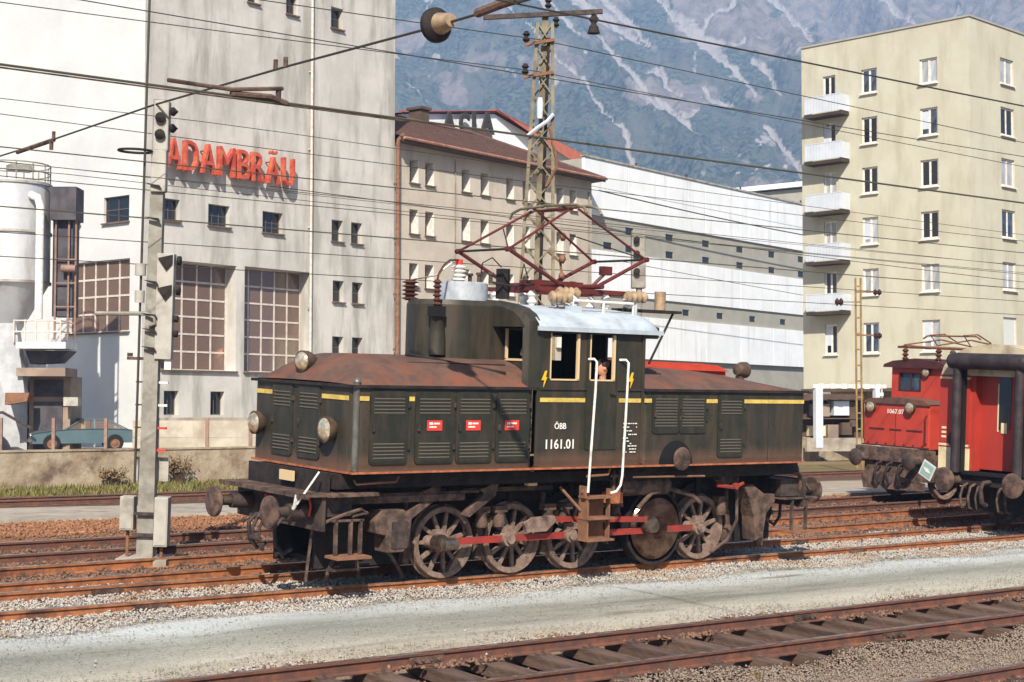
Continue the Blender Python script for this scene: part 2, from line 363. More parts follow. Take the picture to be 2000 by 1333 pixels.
# ------------------------------------------------------------------ ground
def yz(y):                                    # world (y, z) of the yard surface (rail-top level) at yard distance y
    return (y*math.cos(TILT), y*math.sin(TILT)) if y <= YFLAT else (YFLAT*math.cos(TILT)+(y-YFLAT), GZ)
def ground_material():
    m = bpy.data.materials.new('yard_ground'); m.use_nodes = True
    N = m.node_tree.nodes; L = m.node_tree.links; b = N['Principled BSDF']; b.inputs['Roughness'].default_value = .95
    b.inputs['Specular IOR Level'].default_value = .15
    tc = N.new('ShaderNodeTexCoord'); sx = N.new('ShaderNodeSeparateXYZ'); L.new(tc.outputs['Object'], sx.inputs[0])
    def noise(sc, st=(1, 1, 1), det=8.):
        mp = N.new('ShaderNodeMapping'); mp.inputs['Scale'].default_value = st; L.new(tc.outputs['Object'], mp.inputs[0])
        n = N.new('ShaderNodeTexNoise'); n.inputs['Scale'].default_value = sc; n.inputs['Detail'].default_value = det; n.inputs['Roughness'].default_value = .65
        L.new(mp.outputs[0], n.inputs['Vector']); return n.outputs[0]
    def math_(op, a, bb):
        x = N.new('ShaderNodeMath'); x.operation = op
        for i, q in ((0, a), (1, bb)):
            if isinstance(q, (int, float)): x.inputs[i].default_value = q
            else: L.new(q, x.inputs[i])
        return x.outputs[0]
    # distance from the line of the tracks, wobbled; beyond the main line the sidings drift outwards a little
    skew = math_('MULTIPLY', math_('MAXIMUM', math_('SUBTRACT', sx.outputs[1], 1.5), 0.), 0.)
    yy = math_('ADD', sx.outputs[1], math_('MULTIPLY', math_('SUBTRACT', noise(.55, (.35, 1, 1)), .5), 1.7))
    yy = math_('ADD', yy, math_('MULTIPLY', math_('SUBTRACT', noise(3.2), .5), .5))
    fac = math_('DIVIDE', math_('SUBTRACT', yy, -14.), 50.)
    cr = N.new('ShaderNodeValToRGB'); L.new(fac, cr.inputs[0]); e = cr.color_ramp.elements
    stops = [(-14, (136, 122, 110)), (-8.6, (146, 130, 116)), (-7.7, (110, 90, 78)), (-6.2, (84, 66, 58)), (-5.5, (112, 92, 78)), (-5.1, (160, 148, 130)),
             (-4.4, (176, 170, 156)), (-3.7, (150, 149, 138)), (-3.2, (138, 138, 127)), (-2.7, (168, 170, 164)), (-2.0, (188, 192, 190)), (-1.2, (182, 177, 168)), (0, (158, 144, 128)), (.9, (148, 124, 102)),
             (2.2, (138, 106, 80)), (3.6, (132, 98, 74)), (4.4, (92, 70, 60)), (6.4, (86, 64, 56)), (7.2, (140, 98, 68)), (11.2, (144, 100, 70)),
             (11.8, (160, 146, 126)), (15.0, (158, 146, 128)), (15.6, (92, 74, 64)), (18.3, (96, 78, 64)), (19.2, (114, 100, 62)), (26.5, (116, 102, 66)), (34, (150, 132, 110))]
    e[0].position = 0; e[0].color = (*lin(stops[0][1]), 1); e[1].position = 1; e[1].color = (*lin(stops[-1][1]), 1)
    for p, c in stops[1:-1]:
        x = e.new((p+14)/50.); x.color = (*lin(c), 1)
    fine = N.new('ShaderNodeMapRange'); fine.inputs[1].default_value = .25; fine.inputs[2].default_value = .75; fine.inputs[3].default_value = .70; fine.inputs[4].default_value = 1.22
    L.new(noise(22.), fine.inputs[0])
    big = N.new('ShaderNodeMapRange'); big.inputs[1].default_value = .3; big.inputs[2].default_value = .7; big.inputs[3].default_value = .82; big.inputs[4].default_value = 1.14
    L.new(noise(.8, (.45, 1, 1)), big.inputs[0])
    stk = N.new('ShaderNodeMapRange'); stk.interpolation_type = 'SMOOTHSTEP'; stk.inputs[1].default_value = .52; stk.inputs[2].default_value = .68; stk.inputs[3].default_value = 1.; stk.inputs[4].default_value = .68
    L.new(noise(1.1, (.13, 1.1, 1), 5.), stk.inputs[0])
    v = math_('MULTIPLY', math_('MULTIPLY', fine.outputs[0], big.outputs[0]), stk.outputs[0])
    hs = N.new('ShaderNodeHueSaturation'); bs = N.new('ShaderNodeMapRange'); bs.interpolation_type = 'SMOOTHSTEP'; bs.inputs[1].default_value = .60; bs.inputs[2].default_value = .72; bs.inputs[4].default_value = .75; L.new(noise(.9, (.3, 1.2, 1), 6.), bs.inputs[0])
    bx_ = N.new('ShaderNodeMix'); bx_.data_type = 'RGBA'; L.new(bs.outputs[0], bx_.inputs[0]); L.new(cr.outputs[0], bx_.inputs[6]); bx_.inputs[7].default_value = (*lin((112, 92, 66)), 1)
    L.new(bx_.outputs[2], hs.inputs['Color']); L.new(v, hs.inputs['Value']); L.new(hs.outputs[0], b.inputs['Base Color'])
    bp = N.new('ShaderNodeBump'); bp.inputs['Strength'].default_value = .6; bp.inputs['Distance'].default_value = .04
    L.new(noise(16.), bp.inputs['Height']); L.new(bp.outputs[0], b.inputs['Normal'])
    MATS['yard_ground'] = m
ground_material()
g = M()
ys = [-60, -30]+[-16+.5*i for i in range(49)]+[12, 20, 30, 60, 200, 1000, 9000]
xs = [-3000, -200, -60]+[-30+1.5*i for i in range(60)]+[80, 200, 1000, 9000]
P = []
for y in ys:
    wy, wz = yz(y); row = []
    for x in xs:
        bump_ = 0.
        if -16 < y < 8 and -30 < x < 60:
            bump_ = .05*mnoise.noise(V((x*.35, y*.9, 0)))+.02*mnoise.noise(V((x*1.3, y*2., 3)))
            if -7.9 < y < -5.2: bump_ -= .21
            if -5.0 < y < -1.6: bump_ += .05            # trodden walkway between the tracks stands a little higher
        row.append((x, wy, wz-.17+bump_))
    P.append(row)
g.grid(P)
ground = put('ground', g.mesh('ground'), 'yard_ground'); tag(ground, 'gravel railway yard ground in bands of pale and rusty ballast', kind='structure')

def slab_path():
    # pale concrete path behind the sidings
    m = M()
    L = [(-40, 14.6), (0, 11.6), (4, 11.2), (25, 7.9), (60, 4.5)]; R = [(-40, 19.), (0, 15.9), (4, 15.0), (25, 11.9), (60, 8.5)]
    z = GZ-.10
    pts = [(x, max(y, 8.3), z) for x, y in L]; ptr = [(x, max(y, 9.5), z) for x, y in R]
    for i in range(len(L)-1):
        m.add([pts[i], pts[i+1], ptr[i+1], ptr[i]], [(0, 1, 2, 3)])
        m.add([pts[i], pts[i+1], V(pts[i+1])-V((0, 0, .12)), V(pts[i])-V((0, 0, .12))], [(0, 1, 2, 3)])
    o = put('path', m.mesh('path'), 'concrete'); tag(o, 'pale concrete path behind the sidings', kind='structure')
slab_path()

# ------------------------------------------------------------------ railway tracks (yard frame: x along the rails, z = 0 at rail top)
def rail_mesh(a, b, m, mh):
    a, b = V(a), V(b); d = (b-a).normalized(); s = V((-d.y, d.x, 0)); up = V((0, 0, 1))
    prof = [(-.065, -.165), (.065, -.165), (.065, -.15), (.012, -.135), (.012, -.045), (.036, -.036), (.036, -.006), (-.036, -.006), (-.036, -.036), (-.012, -.045), (-.012, -.135), (-.065, -.15)]
    n = len(prof); A = [a+s*p+up*q for p, q in prof]; B = [b+s*p+up*q for p, q in prof]
    m.add(A+B, [(i, (i+1) % n, n+(i+1) % n, n+i) for i in range(n)])
    hp = [(-.033, -.0058), (.033, -.0058), (.028, .0), (-.028, .0)]
    A = [a+s*p+up*q for p, q in hp]; B = [b+s*p+up*q for p, q in hp]
    mh.add(A+B, [(i, (i+1) % 4, 4+(i+1) % 4, 4+i) for i in range(4)])
sm_ = M()
sm_.box((-.13, -1.27, -.30), (.13, 1.27, -.152))
for r_ in (-.75, .75):
    sm_.box((-.10, r_-.16, -.152), (.10, r_-.075, -.125)); sm_.box((-.10, r_+.075, -.152), (.10, r_+.16, -.125))
    for q_ in (-.115, .115): sm_.cyl((0, r_+q_, -.125), (0, r_+q_, -.09), .022, n=6)
sleeper_me = sm_.mesh('sleeper')
def track(label, xa, ya, xb, yb, sl=None, rail='rail', gauge=.75, joints=()):
    t = Thing('railway_track', label, 'track', ((xa+xb)/2, (ya+yb)/2, 0), 'railway tracks across the yard', yard=True)
    d = V((xb-xa, yb-ya, 0)).normalized(); s = V((-d.y, d.x, 0)); ang = math.atan2(d.y, d.x)
    for k in (-gauge, gauge):
        m, mh = M(), M(); rail_mesh(V((xa, ya, 0))+s*k, V((xb, yb, 0))+s*k, m, mh)
        r = t.part('rail', m, rail); t.part('rail_head', mh, 'rail_top', r)
        for jx in joints:
            c = V((xa, ya, 0))+d*(jx-xa)/d.x+s*k; jm = M()
            for q in (-.032, .032):
                jm.obox(c+s*q+V((0, 0, -.09)), d*.24, s*.012, V((0, 0, .04)))
                for e in (-.16, -.06, .06, .16): jm.cyl(c+s*q*1.3+d*e+V((0, 0, -.09)), c+s*q*2.1+d*e+V((0, 0, -.09)), .018, n=6)
            t.part('fishplate', jm, 'under', r)
    x0, x1, step = sl or (xa, xb, .65)
    x = x0
    while x <= x1:
        p = V((xa, ya, 0))+d*((x-xa)/d.x)
        o = t.inst('sleeper', sleeper_me, 'sleeper', p+s*random.uniform(-.05, .05)+V((0, 0, random.uniform(-.012, .006))), rot=Matrix.Rotation(ang+random.uniform(-.012, .012), 3, 'Z'), scale=(random.uniform(.9, 1.08), 1, 1))
        x += step*random.uniform(.94, 1.06)
    return t
track('outermost dark track, only one rail showing beyond the beige gravel', -30, -10.35, 70, -10.35, (-4, 8, .65), 'rail_dark')
track('dark rusty track between the pale walkway and the bottom edge', -30, -6.38, 70, -6.38, (-9, 16, .78), 'rail_dark', gauge=.80, joints=(-1.4, 5.2))
track('main track with orange rails under the green shunting locomotive', -30, 0, 70, 0, (-9, 27, .65), joints=(-2.7, 12.))
track('siding just behind the green shunting locomotive', -30, 1.35, 70, 5.0, (-7, 27, .66), joints=(-4.5,))
track('dark siding with the red locomotive on it', -30, 4.25, 70, 7.75, (-7, 30, .66), 'rail_dark')
def far_track():
    t = Thing('railway_track', 'far track along the strip of dry grass', 'track', (8, 17.4, GZ), 'railway tracks across the yard')
    for y in (16.6, 18.05):
        m, mh = M(), M(); rail_mesh((-40, y, GZ), (120, y+1.6, GZ), m, mh)
        r = t.part('rail', m, 'rail_dark'); t.part('rail_head', mh, 'rail_top', r)
    x = -3.
    while x < 24:
        t.inst('sleeper', sleeper_me, 'sleeper', (x, 17.3+(x+40)*.01, GZ), rot=Matrix.Rotation(.01, 3, 'Z')); x += .68
far_track()

def stones(name, label, regions, size, material, yard=True):
    """loose stones: regions = (x0, x1, y0, y1, count, z) in the yard frame"""
    pts = []
    for x0, x1, y0, y1, n, z in regions:
        a = np.random.rand(n, 3); a[:, 0] = x0+(x1-x0)*a[:, 0]; a[:, 1] = y0+(y1-y0)*a[:, 1]+.25*np.sin(a[:, 0]*1.7)+np.random.randn(n)*.06; a[:, 2] = z+np.random.rand(n)*.03
        pts.append(a)
    c = np.concatenate(pts); n = len(c)
    base = np.array([(1, 0, 0), (-1, 0, 0), (0, 1, 0), (0, -1, 0), (0, 0, 1), (0, 0, -1)], float)
    s = size*(.5+np.random.rand(n, 1, 1)*.9)
    off = base[None]*s*(.6+.7*np.random.rand(n, 6, 1))+np.random.randn(n, 6, 3)*s*.22
    off[:, :, 2] *= .7
    vtx = (c[:, None, :]+off).reshape(-1, 3)
    tri = np.array([(0, 2, 4), (2, 1, 4), (1, 3, 4), (3, 0, 4), (2, 0, 5), (1, 2, 5), (3, 1, 5), (0, 3, 5)])
    F = (tri[None]+np.arange(n)[:, None, None]*6).reshape(-1, 3)
    me = bpy.data.meshes.new(name)
    me.vertices.add(len(vtx)); me.vertices.foreach_set('co', vtx.ravel())
    me.loops.add(F.size); me.loops.foreach_set('vertex_index', F.ravel().astype(np.int32))
    me.polygons.add(len(F)); me.polygons.foreach_set('loop_start', np.arange(0, F.size, 3, dtype=np.int32)); me.polygons.foreach_set('loop_total', np.full(len(F), 3, dtype=np.int32))
    me.update(calc_edges=True); me.validate()
    o = put(name, me, material, None, (0, 0, 0), yard); tag(o, label, kind='stuff')
stones('ballast', 'pale loose ballast stones along the main track', [(-9, 27, -1.75, -.95, 16000, -.13), (-9, 27, -.9, 1.4, 44000, -.145), (-8, 20, -5.3, -4.95, 1500, -.14), (-8, 20, -4.9, -1.9, 40, -.125)], .023, 'ballast_pale')
stones('grit', 'fine grit strewn over the pale walkway between the tracks', [(-8, 20, -5.0, -1.6, 7000, -.118), (-8, 20, -2.1, -1.6, 5000, -.12), (-8, 20, -5.1, -4.5, 4000, -.122)], .011, 'grit')
stones('pale_gravel', 'beige gravel between the two front tracks', [(-6, 10, -9.5, -7.55, 24000, -.16), (-6, 10, -12, -9.3, 12000, -.16)], .017, 'ballast_beige')
stones('gravel', 'brown loose ballast stones around the sidings and the front tracks', [(-9, 16, -7.7, -5.5, 14000, -.37), (-9, 16, -5.6, -5.1, 3500, -.16), (-8, 30, 1.7, 4.4, 15000, -.17), (-8, 32, 4.4, 8.0, 14000, -.17)], .036, 'ballast_brown')
stones('rusty_gravel', 'rust-brown gravel between the dark siding and the concrete path', [(-6, 34, 7.9, 11.6, 14000, GZ-.18)], .045, 'ballast_rust', False)

# ------------------------------------------------------------------ boundary wall, fence, raised brewery yard
YARD_Z = .95
WD = V((8.62, 1.01, 0)).normalized(); WN = V((WD.y, -WD.x, 0)); WP = V((4.73, 26.3, 0))
m = M(); m.grid([[(x, y, YARD_Z) for x in (-400, -20, 40, 120, 900)] for y in (27.0+0, 60, 200, 1500)])
m.v = [V((p.x, p.y if p.y > 28 else 26.62+(p.x-4.73)*WD.y/WD.x, p.z)) for p in m.v]
mat('yard_concrete', (150, 142, 130), (132, 124, 112), .6, .95, 0, .2, 8)
tag(put('brewery_ground', m.mesh('brewery_ground'), 'yard_concrete'), 'raised pale yard in front of the brewery', kind='structure')
t = Thing('boundary_wall', 'low stained stone wall along the strip of dry grass', 'wall', WP+V((0, 0, .3)))
m = M(); m.obox(WP+WD*20+V((0, 0, .78)), WD*60, WN*.16, V((0, 0, .56))); t.part('wall_body', m, 'stone_wall')
m = M(); m.obox(WP+WD*20+V((0, 0, 1.37)), WD*60, WN*.19, V((0, 0, .03))); t.part('coping', m, 'stone_wall')

FP = V((10.54, 37.05, 0)); FD = V((5.94, -4.53, 0)).normalized(); FNn = V((FD.y, -FD.x, 0))
t = Thing('panel_fence', 'fence of pale concrete panels between reddish posts in front of the brewery', 'fence', FP+V((0, 0, YARD_Z)))
for i, s_ in enumerate((-2.0, 0, 1.98, 3.94, 5.83, 7.47, 9.3)):
    m = M(); m.obox(FP+FD*s_+V((0, 0, YARD_Z+.67)), FD*.06, FNn*.06, V((0, 0, .72))); t.part('post', m, 'post_red')
for s0, s1 in ((3.0, 3.87), (4.01, 5.76), (5.9, 7.4), (7.54, 9.23)):
    for z0, z1 in ((.02, .64), (.66, 1.30)):
        m = M(); m.obox(FP+FD*(s0+s1)/2+V((0, 0, YARD_Z+(z0+z1)/2)), FD*(s1-s0)/2, FNn*.035, V((0, 0, (z1-z0)/2))); t.part('panel', m, 'plinth')

# ------------------------------------------------------------------ dry grass strip and scrub
def tufts():
    n = 5200; V_, F_ = [], []
    for i in range(n):
        x = random.uniform(-2, 34); y = random.uniform(19.4, 26.2)+(x-4.7)*.1; 
        if mnoise.noise(V((x*.6, y*.9, 0))) < -.25: continue
        for k in range(3):
            a = random.uniform(0, 6.28); h = random.uniform(.06, .2); w = .03; o = len(V_)
            bx, by = x+random.uniform(-.1, .1), y+random.uniform(-.1, .1)
            V_ += [(bx-w*math.sin(a), by+w*math.cos(a), GZ-.18), (bx+w*math.sin(a), by-w*math.cos(a), GZ-.18), (bx+.08*math.cos(a), by+.08*math.sin(a), GZ-.17+h)]; F_.append((o, o+1, o+2))
    m = M(); m.add(V_, F_); tag(put('grass', m.mesh('grass'), 'grass'), 'dry yellow-green grass strip below the stone wall', kind='stuff')
tufts()
def weeds():
    V_, F_ = [], []
    for i in range(70):
        x = random.uniform(-7, 16); y0 = random.choice((-5.05, -1.75, -4.6, -8.0, -9.2))+random.uniform(-.15, .15)
        for k in range(random.randint(5, 16)):
            a = random.uniform(0, 6.28); h = random.uniform(.02, .07); w = .006; bx, by = x+random.uniform(-.07, .07), y0+random.uniform(-.05, .05); o = len(V_)
            V_ += [(bx-w*math.sin(a), by+w*math.cos(a), -.16), (bx+w*math.sin(a), by-w*math.cos(a), -.16), (bx+.03*math.cos(a), by+.03*math.sin(a), -.12+h)]; F_.append((o, o+1, o+2))
    m = M(); m.add(V_, F_); tag(put('weeds', m.mesh('weeds'), 'grass', None, (0, 0, 0), True), 'small dry weeds along the edges of the walkway', kind='stuff')
weeds()
def scrub(x, y, h, w, label):
    t = Thing('dry_shrub', label, 'shrub', (x, y, GZ-.17), 'dry shrubs at the foot of the stone wall')
    tw, lf = M(), M()
    for i in range(26):
        a = random.uniform(0, 6.28); r = w*random.random()**.5; p = V((x+random.uniform(-.12, .12), y, GZ-.17))
        q = p+V((r*math.cos(a), r*.35*math.sin(a), h*random.uniform(.5, 1))); mid = (p+q)/2+V((random.uniform(-.05, .05), 0, h*.12))
        tw.tube([p, mid, q], .008, 4)
        for k in range(14):
            c = mid+(q-mid)*random.random()+V((random.uniform(-.1, .1), random.uniform(-.06, .06), random.uniform(-.08, .08))); e = V((random.uniform(-1, 1), random.uniform(-1, 1), random.uniform(-1, 1))).normalized()*.05; f_ = e.orthogonal().normalized()*.03
            lf.add([c-e, c+f_, c+e, c-f_], [(0, 1, 2, 3)])
    t.part('stem', tw, 'twig'); t.part('foliage', lf, 'leaf_dry')
for x, y, h, w, lb in ((8.3, 26.25, .6, .5, 'small dry shrub at the wall foot, below the silo'), (9.7, 26.4, .75, .7, 'bushy dry shrub below the parked car, at the wall foot'), (10.7, 26.5, .95, .55, 'tallest dry shrub at the wall foot, beside the grey mast'), (14.9, 27.0, .7, .7, 'dry shrub at the wall foot behind the locomotive buffer'), (13.9, 26.9, .45, .4, 'low dry shrub between the grey mast and the locomotive')):
    scrub(x, y, h, w, lb)

# ------------------------------------------------------------------ brewery block (world frame), facade direction BD, outward normal BN
BK = V((18.2, 46.3, 0)); BD = V((.96657, .25640, 0)); BN = V((.25640, -.96657, 0)); UP = V((0, 0, 1))
def window_unit(t, P, d, n, s0, s1, z0, z1, inset, cols, rows, frame_mat, pane_mat, fw=.06, mw=.04, sill=None, name='window', lit_jamb=None):
    """framed window set into an opening: frame mesh as the part, each pane (and the sill) as its sub-part"""
    q = lambda s_, z_, k=0.: V(P)+d*s_+UP*(z_-V(P).z)-n*k
    fr = M(); dp = .05
    def bar(a0, a1, b0, b1, dd=dp): fr.obox(q((a0+a1)/2, (b0+b1)/2, inset), d*(a1-a0)/2, n*dd/2, UP*(b1-b0)/2)
    bar(s0, s1, z0, z0+fw); bar(s0, s1, z1-fw, z1); bar(s0, s0+fw, z0+fw, z1-fw); bar(s1-fw, s1, z0+fw, z1-fw)
    cw = (s1-s0-2*fw)/cols; ch = (z1-z0-2*fw)/rows
    for i in range(1, cols): bar(s0+fw+cw*i-mw/2, s0+fw+cw*i+mw/2, z0+fw, z1-fw, dp*.8)
    for j in range(1, rows):
        for i in range(cols): bar(s0+fw+cw*i+mw/2, s0+fw+cw*(i+1)-mw/2, z0+fw+ch*j-mw/2, z0+fw+ch*j+mw/2, dp*.7)
    w = t.part(name, fr, frame_mat)
    pm = M(); pm.obox((0, 0, 0), d*(cw/2), n*.006, UP*(ch/2)); pme = pm.mesh('pane')
    for i in range(cols):
        for j in range(rows):
            t.inst('pane', pme, pane_mat, q(s0+fw+cw*(i+.5), z0+fw+ch*(j+.5), inset+.012), w, rot=Matrix.Rotation(random.uniform(-.006, .006), 3, 'X'))
    if lit_jamb:
        jm_ = M(); jm_.obox(q(s1-.012, (z0+z1)/2, inset/2-.02), d*.011, n*(inset/2-.02), UP*((z1-z0)/2-.004)); t.part('lit_jamb', jm_, lit_jamb, w)  # white lining paints in the sunlight on this one side
    if sill:
        sm2 = M(); sm2.obox(q((s0+s1)/2, z0-.05, -.03), d*((s1-s0)/2+.06), n*.10, UP*.035); t.part('sill', sm2, sill, w)
    return w

t = Thing('brewery_tower', 'tall pale plastered brewery tower block with large grid windows', 'building', BK+V((0, 0, YARD_Z)))
BL = -BN                                          # the sunlit side runs back from the corner along BL, faces -BD
H = 27.5
sq = [(.80, 2.14, 11.49, 12.5), (3.89, 5.25, 11.5, 12.52), (7.4, 8.77, 11.49, 12.53)]
small = [(12.26, 13.1, 11.48, 12.58), (13.72, 14.56, 11.48, 12.58), (12.37, 13.2, 8.32, 9.42), (13.82, 14.62, 8.32, 9.42), (12.36, 13.18, 5.4, 6.51), (13.84, 14.64, 5.4, 6.51),
         (12.12, 13.02, 22.64, 23.74), (8.9, 9.72, 22.72, 23.8), (6.28, 7.04, 22.78, 23.7)]
big = [(1.11, 5.72, 4.56, 9.66), (6.25, 10.76, 4.56, 9.70)]
low = [(1.32, 2.19, 2.44, 3.56), (4.14, 5.02, 2.44, 3.56), (7.2, 8.1, 2.44, 3.56)]
m = wall_holes(M(), BK, BD, BN, 0, 17.1, YARD_Z-.3, H, sq+small+low, .38, big)
for h_ in big: wall_holes(m, BK, BD, BN, h_[0], h_[1], h_[2], h_[3], [h_], .80)
t.part('front_wall', m, 'plaster_tower')
lsq = [(1.0, 2.86, 11.4, 12.6), (4.6, 6.1, 11.45, 12.7), (8.2, 9.9, 11.45, 12.7)]
lbig = [(.9, 5.43, 6.3, 9.66)]
m = wall_holes(M(), BK, BL, -BD, 0, 22, YARD_Z-.3, H, lsq+lbig, .25)
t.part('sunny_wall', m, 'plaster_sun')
m = M(); b = BK+BL*22; m.add([b, b+BD*17.1, b+BD*17.1+UP*H, b+UP*H], [(0, 1, 2, 3)]); c = BK+BD*17.1
m.add([c, c+BL*22, c+BL*22+UP*H, c+UP*H], [(0, 1, 2, 3)]); m.add([BK+UP*H, c+UP*H, c+BL*22+UP*H, BK+BL*22+UP*H], [(0, 1, 2, 3)])
t.part('back_wall', m, 'plaster_tower')
for i, (a, b_, c_, e_) in enumerate(sq): window_unit(t, BK, BD, BN, a, b_, c_, e_, .30, 3, 2, 'window_steel', 'glass_dark', .05, .035, 'sill')
for a, b_, c_, e_ in small: window_unit(t, BK, BD, BN, a, b_, c_, e_, .34, 1, 2, 'window_steel', 'glass_dark', .05, .03, 'sill')
for a, b_, c_, e_ in low: window_unit(t, BK, BD, BN, a, b_, c_, e_, .30, 2, 1, 'window_steel', 'glass_dark', .05, .03)
for a, b_, c_, e_ in big: window_unit(t, BK, BD, BN, a, b_, c_, e_, .76, 5, 6, 'window_white', 'window_glass', .05, .085, 'sill')
for a, b_, c_, e_ in lsq: window_unit(t, BK, BL, -BD, a, b_, c_, e_, .16, 2, 2, 'window_steel', 'glass_dark', .05, .04, 'sill')
for a, b_, c_, e_ in lbig: window_unit(t, BK, BL, -BD, a, b_, c_, e_, .18, 5, 4, 'window_white', 'window_glass', .05, .09, 'sill')
# brewhouse hall seen through the large windows
mat('hall_wall', (216, 164, 140), (190, 142, 124), .5, .9)
m = M()
q = lambda s_, z_, k: BK+BD*s_+UP*z_-BN*k
m.add([q(.3, 3.6, 6.2), q(11.4, 3.6, 6.2), q(11.4, 10.4, 6.2), q(.3, 10.4, 6.2)], [(0, 1, 2, 3)])
m.add([q(.3, 3.6, .45), q(11.4, 3.6, .45), q(11.4, 3.6, 6.2), q(.3, 3.6, 6.2)], [(0, 1, 2, 3)])
m.add([q(.3, 10.4, .45), q(11.4, 10.4, .45), q(11.4, 10.4, 6.2), q(.3, 10.4, 6.2)], [(0, 1, 2, 3)])
m.add([q(11.4, 3.6, .45), q(11.4, 10.4, .45), q(11.4, 10.4, 6.2), q(11.4, 3.6, 6.2)], [(0, 1, 2, 3)])
t.part('hall', m, 'hall_wall')
mat('kettle', (150, 92, 66), (128, 78, 58), 2, .35, .6)
for s_, k_ in ((3.2, 3.3), (8.2, 3.6)):
    m = M(); m.lathe([(0, 3.6), (1.5, 3.6), (1.6, 4.6), (1.5, 5.6), (1.1, 6.2), (.4, 6.6), (.22, 7.2), (.22, 9.8)], q(s_, 0, k_), UP, 20); t.part('kettle', m, 'kettle')
m = M(); m.box((0, 0, 0), (0, 0, 0)); m = M()
m.obox(q(10.0, 5.6, 1.2), BD*.5, BN*.4, UP*.9); mat('tank_green', (150, 166, 112), None, rough=.5); t.part('tank', m, 'tank_green')
# plinth, down pipe, lightning conductor
m = M(); m.obox(q(8.55, 1.62, -.05), BD*8.57, BN*.055, UP*.70); t.part('plinth', m, 'plinth')
m = M(); m.cyl(q(10.63, 1.2, -.14), q(10.63, H, -.14), .075, n=10)
for z_ in (4, 8, 12, 16, 20, 24): m.obox(q(10.63, z_, -.07), BD*.11, BN*.08, UP*.03)
t.part('down_pipe', m, 'window_white')
m = M(); m.cyl(q(17.2, 1., -.16), q(17.2, 17.0, -.16), .13, n=10); m.tube([q(17.2, 17.0, -.16), q(17.2, 17.4, -.22), q(17.35, 17.7, -.5)], .13, 10)
for z_ in (3, 6, 9, 12, 15): m.obox(q(17.2, z_, -.1), BD*.18, BN*.1, UP*.04)
t.part('drain_pipe', m, 'pipe_rust')

sg = Thing('roof_letter_sign', 'red three-dimensional letters reading ADAMBRÄU on the brewery tower', 'sign', q(.9, 13.9, -.35))
adv = 8.38/8; sx_ = .95
for ch, w in zip('ADAMBRÄU', (1.12, 1.0, 1.12, 1.22, .94, .98, 1.12, .92)):
    m = M(); text_on(m, ch, q(sx_, 13.86, -.22), BD, UP, BN, 1.42 if ch != 'Ä' else 1.66, w*.82, .28, .0)
    lt = sg.part('letter', m, 'letters_red')
    b_ = M()
    for z_ in (14.15, 14.95): b_.bar(q(sx_+.3, z_, -.02), q(sx_+.3, z_, -.23), .05, .05)
    sg.part('bracket', b_, 'steel_dark', lt)
    sx_ += w*1.0*8.38/8.42*.995

# ------------------------------------------------------------------ second building with hipped tile roof
S0, S1, EZ = 17.12, 36.0, 17.35
t = Thing('malt_house', 'grey-beige four-storey building with hipped brown tile roof beside the tower', 'building', q(S0, YARD_Z, .15))
P2 = BK-BN*.15
cols2 = [(18.5, 19.25), (19.82, 20.58), (23.0, 23.78), (24.73, 25.5), (27.15, 27.9), (28.75, 29.5), (32.2, 32.95), (33.6, 34.35)]
rows2 = [(15.27, 16.55), (12.45, 13.78), (9.5, 10.8), (6.6, 7.95), (3.6, 4.95)]
hol = [(a, b_, z0, z1) for a, b_ in cols2 for z0, z1 in rows2]
t.part('front_wall', wall_holes(M(), P2, BD, BN, S0, S1, YARD_Z-.3, EZ, hol, .60), 'plaster_second')
m = M(); e0 = P2+BD*S1; m.add([e0, e0+BL*11, e0+BL*11+UP*EZ, e0+UP*EZ], [(0, 1, 2, 3)]); e1 = P2+BD*S0+BL*11; m.add([e1, e1+BD*(S1-S0), e1+BD*(S1-S0)+UP*EZ, e1+UP*EZ], [(0, 1, 2, 3)]); t.part('side_wall', m, 'plaster_second')
for h_ in hol: window_unit(t, P2, BD, BN, *h_, .55, 1, 2, 'window_white', 'glass_dark', .05, .03, 'sill' if h_[2] > 5 else None, lit_jamb='white_paint')
# tiled roof: a plain under-deck with tile courses laid over it
ov = .75; RZ = 20.05; rb = 6.0
def roof_pt(s_, f): return P2+BD*s_+BN*(ov-f*rb)+UP*(EZ+.12+f*(RZ-EZ))     # f: 0 at the eave, 1 at the ridge
sE = S1+.5
m = M(); m.add([roof_pt(S0, 0), roof_pt(sE, 0), roof_pt(sE-rb, 1), roof_pt(S0, 1)], [(0, 1, 2, 3)])
bk = lambda s_: P2+BD*s_+BN*(ov-2*rb)+UP*(EZ+.12)
m.add([roof_pt(sE, 0), bk(sE), roof_pt(sE-rb, 1)], [(0, 1, 2)]); m.add([roof_pt(S0, 1), roof_pt(sE-rb, 1), bk(sE), bk(S0)], [(0, 1, 2, 3)])
roof = t.part('roof', m, 'tile_roof')
tc_ = M(); nc = 22
for i in range(nc):
    f0, f1 = i/nc, (i+1)/nc; a, b_ = roof_pt(S0, f0), roof_pt(sE-rb*f0, f0); c, e_ = roof_pt(sE-rb*f1, f1), roof_pt(S0, f1); u_ = UP*.05
    tc_.add([a+u_, b_+u_, c+UP*.005, e_+UP*.005, a, b_], [(0, 1, 2, 3), (4, 5, 1, 0)])
t.part('tile_courses', tc_, 'tile_roof', roof, kind='stuff')
m = M(); m.add([roof_pt(S0, 0)-UP*.12, roof_pt(sE, 0)-UP*.12, P2+BD*sE-BN*.5+UP*(EZ-.05), P2+BD*S0-BN*.5+UP*(EZ-.05)], [(0, 1, 2, 3)]); m.obox((roof_pt(S0, 0)+roof_pt(sE, 0))/2-UP*.08-BN*.03, BD*(sE-S0)/2, BN*.03, UP*.10); t.part('soffit', m, 'dark_soffit', roof)
